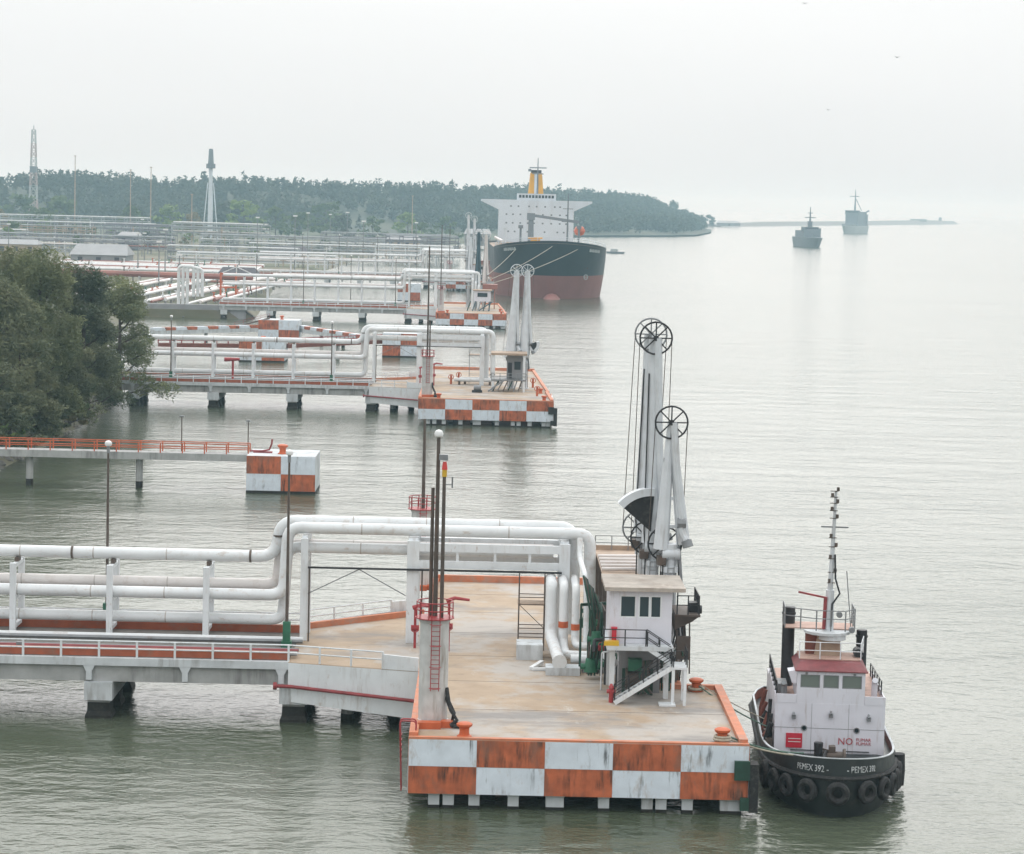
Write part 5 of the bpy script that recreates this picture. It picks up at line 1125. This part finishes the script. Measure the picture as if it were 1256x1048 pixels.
for i, (x, y, h, rx, m_) in enumerate(sh):
    tree('shore_shrub', ['bright green shrub at the foot of the bank trees', 'green shrub on the bank by the orange railing', 'dry shrub on the bank near the rocks', 'dry brown shrub beside the orange railed catwalk', 'green shrub at the shore end of the orange railed catwalk', 'dark shrub hanging over the rocks', 'green shrub farthest along the bank rocks'][i], (x, y, 1.8), h, rx, 1800, m_, .45, 'shrubs on the near bank', 90 + i, .05, 6, .5, 'shrub')

# far wood on the ridge: one mass
pts, sizes = [], []
for i in range(12500):
    s = rng.random() ** .85 * (len(RIDGE) - 1.02); tt = rng.uniform(-.92, .75)
    p, nrm, wd, ht = ridge_at(s); q = p + nrm * wd * tt; z = ridge_z(s, tt)
    if s > 6.75: continue
    h = rng.uniform(11, 18) * (1.0 + .22 * math.sin(s * 23) * math.sin(s * 61 + 1) + (.28 if rng.random() < .05 else 0)); r_ = h * rng.uniform(.22, .38)
    k = 28
    zz = npr.uniform(.12, 1.0, k) ** .9; an = npr.uniform(0, 6.283, k); rad = r_ * (1.08 - zz) ** .6 * npr.uniform(.3, 1.1, k)
    pts.append(np.stack([q.x + rad * np.cos(an), q.y + rad * np.sin(an), z + h * zz - 1], 1))
me = leaf_mesh('far_wood', 'wood_foliage', np.concatenate(pts), 5.0, .36, -.55)
o = bpy.data.objects.new('far_wood', me); link(o); tag(o, 'hazy dark casuarina wood on the ridge behind the terminal', 'wood', kind='stuff')
# single trees beyond the end of the wood
for i, (x, y, h, rx) in enumerate([(296, 3980, 44, 11), (318, 4050, 24, 17), (303, 3940, 20, 14), (372, 4330, 16, 12), (390, 4380, 19, 14), (350, 4200, 13, 12), (322, 4070, 30, 15), (338, 4130, 25, 15), (352, 4190, 20, 14), (364, 4260, 16, 12)]):
    tree('coast_tree', ['tall lone tree at the right end of the wood', 'round dark tree right of the tall lone tree', 'low tree under the tall lone tree', 'small bushy tree left on the far spit', 'bushy tree right on the far spit', 'low bush between the wood and the far spit', 'highest of the descending trees right of the tall lone tree', 'second of the descending trees towards the spit', 'third of the descending trees towards the spit', 'lowest of the descending trees towards the spit'][i], (x, y, 2), h, rx, 320, 'wood_foliage', 4.6, 'trees on the far spit', 200 + i, .25 if i == 0 else .05, 7, .6)
t = thing('spit_house', 'low pale house on the far spit', 'house', (425, 4440, 2)); part('wall', MB().box(410, 452, 4440, 4460, 1.5, 7.5), 'wall_grey', t); part('roof', MB().extr([(408, 4438, 7.5), (454, 4438, 7.5), (448, 4450, 11.5), (414, 4450, 11.5)], (0, 12, 0)), 'roof_pale', t)
part('door', MB().box(430, 433, 4439.8, 4440, 2.4, 5.8), 'roof_dark', t)

# bushes and trees inside the terminal
proto = {}
kinds = [('bright_foliage', 'bright green'), ('mid_foliage', 'mid green'), ('dry_foliage', 'dry olive'), ('wood_foliage', 'dark green')]
spots = [(-330, 1560, 9, 0), (-300, 1530, 12, 0), (-318, 1640, 14, 1), (-345, 1900, 22, 1), (-285, 1960, 24, 1), (-262, 2010, 26, 0), (-240, 1980, 20, 2), (-395, 1980, 20, 2), (-360, 2060, 24, 1), (-205, 2040, 24, 0), (-182, 2080, 20, 1), (-160, 2060, 17, 1), (-128, 2120, 20, 3),
         (-100, 2080, 15, 1), (-72, 2140, 18, 0), (-40, 2200, 16, 1), (-58, 2060, 12, 1), (-20, 2320, 18, 3), (-435, 2050, 26, 3), (-310, 2130, 26, 3), (-230, 2170, 24, 3), (-148, 2210, 24, 1), (-455, 1750, 14, 1), (-420, 1700, 10, 0), (-170, 1560, 7, 1), (-140, 1480, 6, 0), (-110, 1620, 9, 1), (-205, 1480, 8, 2), (-240, 1430, 9, 1), (-415, 2180, 24, 1)] + [(-90 - (i * 53) % 330, 1380 + (i * 97) % 560, 5 + (i * 7) % 6, (1, 0, 2, 1, 3)[i % 5]) for i in range(34)]
marks = [('the long pale rack at the far left', -325, 1895), ('the tall boxy pipe rack', -184, 1675), ('the violet grey rack', -246, 1725), ('the pale rack leading to the tanker', -85, 1580), ('the flare tower', -217, 1900), ('the rack behind the bank trees', -365, 1605), ('the radio tower', -428, 2200), ('the tan hall near the tanker', -60, 1670), ('the low grey rack', -240, 1405)]
used = set()
for i, (x, y, h, k) in enumerate(spots):
    key = (k, i % 3); kd = 'tree' if h > 14 else 'bush'
    nm_, mx_, my_ = min(marks, key=lambda q: abs(q[1] / q[2] - x / y) * 3000 + abs(q[2] - y) * .08)
    du = (x / y - mx_ / my_) * 3000
    side = 'behind' if y > my_ + 40 else ('in front of' if y < my_ - 40 else 'beside')
    for adj in ('', 'large ', 'rounded ', 'farther ', 'broad ', 'small ', 'nearer ', 'ragged ', 'leaning ', 'low ', 'thin ', 'dense '):
        lb = f'{adj}{kinds[k][1]} {kd} {side} {nm_}, {"left" if du < -12 else "right" if du > 12 else "centre"}'
        if lb not in used: break
    used.add(lb)
    if key not in proto:
        proto[key] = (tree('terminal_tree', lb, (x, y, 2.2), h, h * .62, 420, kinds[k][0], h * .14, f'{kinds[k][1]} trees and bushes of the terminal', 300 + i, .05, 8, .6), h)
    else:
        src, h0 = proto[key]; s_ = h / h0 * (1.3 if y > 1880 else 1); copy_thing(src, (x, y, 2.2), lb, i * 1.3, (s_ * 1.1, s_ * 1.1, s_))

# ------------------------------------------------------------------ terminal behind the piers
def rack(p0, p1, ztop, wd, npipe, nb, label, mat='rack_steel', pmat=('white_pipe', 'rack_steel', 'pink_white_pipe'), r=.45, levels=2, zg=2.4):
    p0, p1 = Vector((*p0, 0)), Vector((*p1, 0)); d = (p1 - p0).normalized(); nn = Vector((-d.y, d.x, 0)); z = Vector((0, 0, 1))
    t = thing('pipe_rack', label, 'pipe rack', tuple((p0 + p1) / 2 + z * zg), 'elevated pipe racks of the terminal')
    for i in range(nb + 1):
        q = p0.lerp(p1, i / nb); mb = MB()
        for s_ in (-1, 1): mb.bar(q + nn * wd / 2 * s_ + z * zg, q + nn * wd / 2 * s_ + z * ztop, .5)
        for lv in range(levels): zz = ztop - .3 - lv * 3.0; mb.bar(q - nn * wd / 2 + z * zz, q + nn * wd / 2 + z * zz, .4)
        part('bent', mb, mat, t)
    prn = random.Random(int(abs(p0.x) + p0.y))
    for k in range(nb * 2):
        q = p0.lerp(p1, prn.random()) + nn * prn.uniform(-1.4, 1.4) * wd; hh_ = prn.uniform(.35, 1.0) * (ztop - zg)
        part('stand', MB().bar(q + z * zg, q + z * (zg + hh_), prn.choice([.3, .4, .6])).bar(q + z * (zg + hh_ * .8) - d * 1.5, q + z * (zg + hh_ * .8) + d * 1.5, .3), prn.choice(['rack_steel', 'rack_violet', 'white_pipe', 'tan_steel', 'steel_grey']), t)
    for lv in range(levels):
        zz = ztop - lv * 3.0
        for s_ in (-1, 1): part('side_beam', MB().bar(p0 + nn * wd / 2 * s_ + z * (zz - .7), p1 + nn * wd / 2 * s_ + z * (zz - .7), .3, .45), mat, t)
        for k in range(npipe):
            off = nn * (wd * (-.42 + .84 * (k + .5) / npipe)); part('pipe', MB().cyl(p0 + off + z * (zz + r), p1 + off + z * (zz + r), r, n=6), pmat[(k + lv) % len(pmat)], t, True)
    return t
rack((-390, 1905), (-262, 1885), 17.5, 7, 4, 14, 'long pale pipe rack highest at the far left')
rack((-392, 1850), (-250, 1830), 13.5, 6, 3, 15, 'lower grey pipe rack in front of the long pale rack at the far left', 'rack_violet')
rack((-216, 1690), (-152, 1660), 17.3, 12, 5, 8, 'tall boxy pipe rack with pale top left of centre', 'rack_steel', levels=3)
rack((-270, 1740), (-222, 1712), 14.5, 12, 4, 7, 'violet grey pipe rack joining the tall boxy rack', 'rack_violet', ('rack_violet', 'rack_steel'), levels=3)
rack((-150, 1600), (-20, 1560), 10.5, 5, 3, 11, 'pale pipe rack running right from the boxy rack to the tanker', 'rack_steel')
rack((-140, 1430), (-22, 1400), 9.2, 5, 3, 10, 'pale pipe rack in front of the one leading to the tanker', 'rack_steel')
rack((-60, 1300), (-20, 1290), 12.5, 6, 4, 5, 'white pipe rack behind the farthest platform', 'white_paint', ('white_pipe', 'pink_white_pipe'))
rack((-300, 1420), (-180, 1390), 9.5, 5, 3, 9, 'low grey pipe rack above the pale roofed building', 'rack_violet', ('rack_steel', 'pipe_red'))
rack((-430, 1620), (-300, 1590), 11.0, 6, 3, 10, 'grey pipe rack behind the near bank trees', 'rack_steel')
rack((-330, 1500), (-190, 1470), 10.5, 8, 4, 12, 'wide grey rack at the left above the pale roofed building', 'rack_violet', ('rack_steel', 'white_pipe', 'rack_violet'), levels=3)
rack((-300, 1330), (-205, 1310), 8.5, 6, 3, 9, 'low rack with pinkish pipes left behind the bank trees', 'rack_steel', ('pink_white_pipe', 'rack_steel'))
rack((-170, 1300), (-100, 1285), 9.5, 6, 4, 8, 'short pale rack right of the pale roofed building', 'rack_steel', ('white_pipe', 'rack_violet'), levels=3)
rack((-180, 1530), (-60, 1500), 12.0, 6, 3, 11, 'pale rack between the boxy rack and the tanker', 'rack_steel', ('rack_steel', 'white_pipe'), levels=3)
rack((-155, 1220), (-75, 1205), 8.0, 5, 3, 8, 'low white rack behind the ground pipelines', 'white_paint', ('white_pipe', 'pink_white_pipe'))
rack((-62, 1480), (-20, 1470), 15.0, 8, 4, 5, 'tall violet grey rack left of the tanker', 'rack_violet', ('rack_steel', 'rack_violet'), levels=4)
rack((-420, 1760), (-280, 1735), 12.0, 7, 4, 13, 'brownish rack at the far left before the long pale rack', 'tan_steel', ('rack_steel', 'tan_steel', 'rack_violet'), levels=3)
rack((-120, 1750), (-30, 1730), 12.0, 7, 3, 8, 'grey rack behind the pale racks near the tanker', 'rack_violet', ('rack_steel', 'rack_violet'), levels=3)
# ground pipelines between the third and farthest bridges
gp = 0
def gpipe(pts, r, mat, label, n_sup=6):
    p_ = thing('ground_pipeline', label, 'pipeline', tuple(Vector(pts[0])), 'ground pipelines of the terminal')
    part('pipe', MB().tube(fillet(pts, 2.5, 4), r, 7), mat, p_, True)
    a, b_ = Vector(pts[0]), Vector(pts[1])
    me_ = MB().box(-.35, .35, -r * 1.1, r * 1.1, -1.3, 0).mesh('sleeper', 'concrete')
    for k in range(n_sup): q = a.lerp(b_, (k + .5) / n_sup); inst(me_, 'sleeper', p_, (q.x, q.y, q.z - r * .6))
    for k in range(5):
        q = a.lerp(b_, rng.uniform(.05, .95)); hv = rng.uniform(1.0, 2.6); mv = rng.choice(['pipe_red', 'orange_paint', 'white_pipe', 'green_paint', 'steel_brown', 'white_pipe'])
        part('valve', MB().cyl((q.x, q.y, q.z), (q.x, q.y, q.z + hv), .22, n=6).box(q.x - .55, q.x + .55, q.y - .45, q.y + .45, q.z - .5, q.z + .6).torus((q.x, q.y, q.z + hv), (0, 0, 1), .5, .1, 8, 4), mv, p_)
ordn = ['first', 'second', 'third', 'fourth', 'fifth', 'sixth', 'seventh', 'eighth', 'ninth', 'tenth', 'eleventh', 'twelfth', 'thirteenth', 'fourteenth', 'fifteenth', 'sixteenth']
for k in range(16):
    x = -136 + k * 3.6; c_ = (0, 1, 0, 3, 0, 3, 1, 0)[k % 8]
    gpipe([(x, 752 + (k % 3) * 6, 3.6 + .5 * (k % 4)), (x + 6 + k % 3, 990 - (k * 23) % 70, 3.6 + .5 * (k % 4)), (x + 14, 994 - (k * 23) % 70, 3.6 + .5 * (k % 4))], .42 + .1 * (k % 3), ['white_pipe', 'pipe_red', 'white_pipe', 'pink_white_pipe'][c_], f'{["white", "red", "white", "pinkish"][c_]} receding ground pipeline, {ordn[k]} from the left behind the third bridge root', 10)
for k in range(8):
    y = 1040 + k * 17
    gpipe([(-190 - k * 2, y + 20, 4.4), (-100 - k, y, 4.4), (-99 - k, y - 9, 4.4)], .6, ['white_pipe', 'pink_white_pipe', 'pipe_red', 'white_pipe'][k % 4], f'{["white", "pinkish", "red", "white"][k % 4]} ground pipeline, {ordn[k]} row behind the dark roofed shed', 8)
gpipe([(-170, 905, 7.6), (-86, 890, 7.6)], 1.1, 'pipe_red', 'thick red pipeline raised above the ground rows', 7)
gpipe([(-84, 952, 6.6), (-30, 948, 6.6)], .9, 'pink_white_pipe', 'thick pinkish pipeline raised behind the third bridge', 5)
# pipe riser loop at the root of the third bridge
t = thing('pipe_riser', 'white upright pipe loop at the shore end of the third bridge', 'pipe', (-92, 742, 2.4))
for k in range(3): part('pipe', MB().tube(fillet([(-94 + 1.3 * k, 742, 2.4), (-94 + 1.3 * k, 742, 15.5), (-89.5 + 1.3 * k, 742, 15.5 - .4 * k), (-89.5 + 1.3 * k, 742, 6.4)], 1.2), .5, 8), 'white_pipe', t, True)
t = thing('valve_gantry', 'orange upright gantry among the ground pipelines', 'gantry', (-86, 800, 2.4))
for dx in (0, 5): part('post', MB().box(-88 + dx, -87.4 + dx, 800, 800.6, 2.4, 12), 'orange_paint', t)
for z in (7, 11.4): part('beam', MB().box(-87.4, -83, 800.1, 800.5, z, z + .5), 'orange_paint', t)
# quay wall at the root of the third bridge
solo('quay_wall', MB().box(-130, -73.5, 741, 744, -.5, 4.0), 'wall_grey', 'grey quay wall under the shore end of the third bridge', 'wall', (-100, 742, 0))
# buildings
def shed(x0, x1, y0, y1, h, rh, wm, rm, label, win=3):
    t = thing('terminal_building', label, 'building', ((x0 + x1) / 2, y0, 2.4), 'buildings of the terminal')
    wl = part('wall', MB().box(x0, x1, y0, y1, 2.4, 2.4 + h), wm, t)
    ym = (y0 + y1) / 2; z = 2.4 + h
    part('roof', MB()._add([(x0 - .8, y0 - .8, z), (x1 + .8, y0 - .8, z), (x1 + .8, y1 + .8, z), (x0 - .8, y1 + .8, z), (x0 + 1, ym, z + rh), (x1 - 1, ym, z + rh)], [(0, 1, 5, 4), (2, 3, 4, 5), (1, 2, 5), (3, 0, 4), (3, 2, 1, 0)]), rm, t)
    for k in range(win):
        q = x0 + (x1 - x0) * (k + .5) / win; part('window', MB().box(q - 1.1, q + 1.1, y0 - .12, y0 + .05, 2.4 + h * .4, 2.4 + h * .8), 'roof_dark', wl)
    return t
shed(-198, -172, 1160, 1184, 5, 5, 'wall_grey', 'roof_pale', 'pale roofed building behind the near bank trees')
shed(-109, -94, 985, 1000, 2.6, 3.2, 'roof_dark', 'roof_dark', 'dark open shed among the pipelines', 2)
shed(-262, -240, 1300, 1315, 6, 2.5, 'wall_tan', 'roof_pale', 'tan building left of the pale roofed building')
shed(-224, -212, 1480, 1492, 9, 2, 'wall_grey', 'roof_pale', 'grey tall narrow building behind the pale roofed building', 2)
shed(-120, -100, 1330, 1345, 5, 2.5, 'wall_tan', 'roof_dark', 'tan shed beside the ground pipelines')
shed(-70, -48, 1660, 1680, 7, 3, 'wall_tan', 'roof_pale', 'tan hall near the tanker stern', 4)
shed(-20, 0, 1900, 1920, 9, 4, 'wall_grey', 'roof_pale', 'pale roofed hall left of the tanker superstructure', 4)
# awning ribs over the dark shed
t = thing('white_canopy', 'white canopy frame over the dark shed', 'canopy', (-101, 984, 2.4))
for x in (-110, -101.5, -93): part('rib', MB().bar((-101.5, 983.6, 8.6), (x, 983.6, 4.8), .35), 'white_pipe', t)
# tall thin lamp masts
def mast(x, y, h, label, head=True, mat='steel_brown', r=.28):
    t = thing('lamp_mast', label, 'lamp mast', (x, y, 2.4), 'tall lamp masts of the terminal')
    part('pole', MB().tube([(x, y, 2.4), (x, y, 2.4 + h)], r, 6, r * .55), mat, t, True)
    part('lamp_head', MB().box(x - .9, x + .9, y - .4, y + .4, 2.4 + h, 3.0 + h), 'lamp_white' if head else mat, t)
ml = [(-330, 1950, 62, 0), (-286, 1950, 52, 0), (-263, 1900, 54, 0), (-213, 1750, 34, 0), (-176, 1250, 14, 1), (-152, 1060, 17, 1), (-131, 990, 20, 1), (-112, 1180, 24, 1), (-96, 1290, 26, 1), (-86, 1080, 26, 1), (-73, 1250, 27, 1), (-58, 1120, 24, 1), (-64, 2000, 37, 0), (-40, 1320, 22, 1), (-360, 1500, 26, 1), (-245, 1250, 17, 1), (-190, 1340, 20, 1), (-120, 890, 17, 1), (-105, 830, 14, 1), (-98, 1500, 24, 1)]
for i, (x, y, h, hd) in enumerate(ml):
    u = x / y * 3000 + 596
    mast(x, y, h, f'{"brown" if not hd else "grey"} lamp mast, number {i + 1}' if False else ['thin tall brown mast rising above the wood at the far left', 'thin brown mast second from the left above the wood', 'thin brown mast third from the left above the wood', 'brown mast beside the tall boxy pipe rack', 'lamp mast beside the pale roofed building', 'lamp mast left among the ground pipelines', 'lamp mast in front of the dark shed', 'lamp mast behind the dark shed', 'lamp mast at the end of the boxy rack', 'lamp mast over the ground pipelines, right of the dark shed', 'lamp mast in the middle of the pale racks', 'lamp mast left of the farthest platform bridge', 'tall brown mast before the wood near the tanker', 'lamp mast behind the farthest bridge', 'lamp mast above the near bank trees', 'lamp mast left of the pale roofed building', 'lamp mast behind the pale roofed building', 'lamp mast behind the third bridge root', 'lamp mast at the white pipe riser', 'lamp mast at the green bushes behind the racks'][i], bool(hd), 'steel_grey' if hd else 'tan_steel', .3 if hd else .55)
# two towers
t = thing('radio_tower', 'thin pale lattice radio tower above the wood at far left', 'tower', (-428, 2300, 2.4))
zs = np.linspace(2.4, 93, 15); bw_ = lambda z: 4.2 - 2.6 * (z / 93)
for k in range(14):
    mb = MB(); z0, z1 = zs[k], zs[k + 1]; a, b_ = bw_(z0), bw_(z1); c4 = [(-1, -1), (1, -1), (1, 1), (-1, 1)]
    for i in range(4):
        (sx, sy), (tx, ty) = c4[i], c4[(i + 1) % 4]
        mb.bar((-428 + sx * a, 2300 + sy * a, z0), (-428 + sx * b_, 2300 + sy * b_, z1), .6); mb.bar((-428 + sx * a, 2300 + sy * a, z0), (-428 + tx * b_, 2300 + ty * b_, z1), .35); mb.bar((-428 + tx * a, 2300 + ty * a, z0), (-428 + sx * b_, 2300 + sy * b_, z1), .35); mb.bar((-428 + sx * b_, 2300 + sy * b_, z1), (-428 + tx * b_, 2300 + ty * b_, z1), .35)
    part('tower_section', mb, 'tower_pink' if (k // 2) % 2 else 'navy_pale', t)
part('equipment', MB().box(-431, -425, 2297, 2303, 53, 59).cyl((-428, 2300, 93), (-428, 2300, 97), .3), 'navy_grey', t)
t = thing('signal_tower', 'white flare tower with grey head above the wood left of centre', 'tower', (-217, 1900, 2.4))
part('shaft', MB().loft([[(-217 + a * math.cos(k * math.pi / 4), 1900 + a * math.sin(k * math.pi / 4), z) for k in range(8)] for a, z in ((2.0, 2.4), (1.9, 30), (1.4, 52), (1.7, 58))]), 'ship_white', t, True)
part('gallery', MB().cyl((-217, 1900, 57), (-217, 1900, 60.5), 3.6, n=10), 'navy_grey', t)
part('head', MB().tube([(-217, 1900, 60.5), (-217, 1900, 64), (-217, 1900, 70), (-217, 1900, 72)], 2.3, 8, 1.5), 'navy_grey', t, True)
for s_ in (-1, 1): part('side_leg', MB().bar((-217 + s_ * 6, 1900, 2.4), (-217 + s_ * 2.2, 1900, 46), .7), 'ship_white', t)
# birds
for i, (x, y, z) in enumerate([(62, 380, 61), (50, 400, 70.5), (68, 500, 57.5)]):
    solo('bird', MB()._add([(x - .5, y, z + .18), (x, y + .12, z), (x + .5, y, z + .15), (x, y - .12, z + .02), (x - .03, y, z - .08)], [(0, 1, 3), (1, 2, 3), (0, 3, 4), (2, 4, 3), (0, 4, 1), (1, 4, 2)]), 'bird_dark', ['small dark bird in the sky at the right', 'small dark bird at the top edge of the sky', 'small dark bird lower in the sky above the navy ships'][i], 'bird', (x, y, z), 'birds in the sky')

# ------------------------------------------------------------------ haze
HZ_DENS = 0.000135
m = bpy.data.materials.new('haze_air'); m.use_nodes = True; tn = m.node_tree; tn.nodes.clear()
pv = tn.nodes.new('ShaderNodeVolumePrincipled'); pv.inputs['Color'].default_value = (.58, .86, 1.0, 1); pv.inputs['Absorption Color'].default_value = (1, 1, 1, 1); pv.inputs['Density'].default_value = HZ_DENS; pv.inputs['Anisotropy'].default_value = .3
om = tn.nodes.new('ShaderNodeOutputMaterial'); tn.links.new(pv.outputs[0], om.inputs['Volume']); M['haze_air'] = m
solo('haze', MB().box(-16200, 16200, -700, 24200, -1.2, 102), 'haze_air', 'pale sea haze over the harbour', 'haze', kind='stuff')
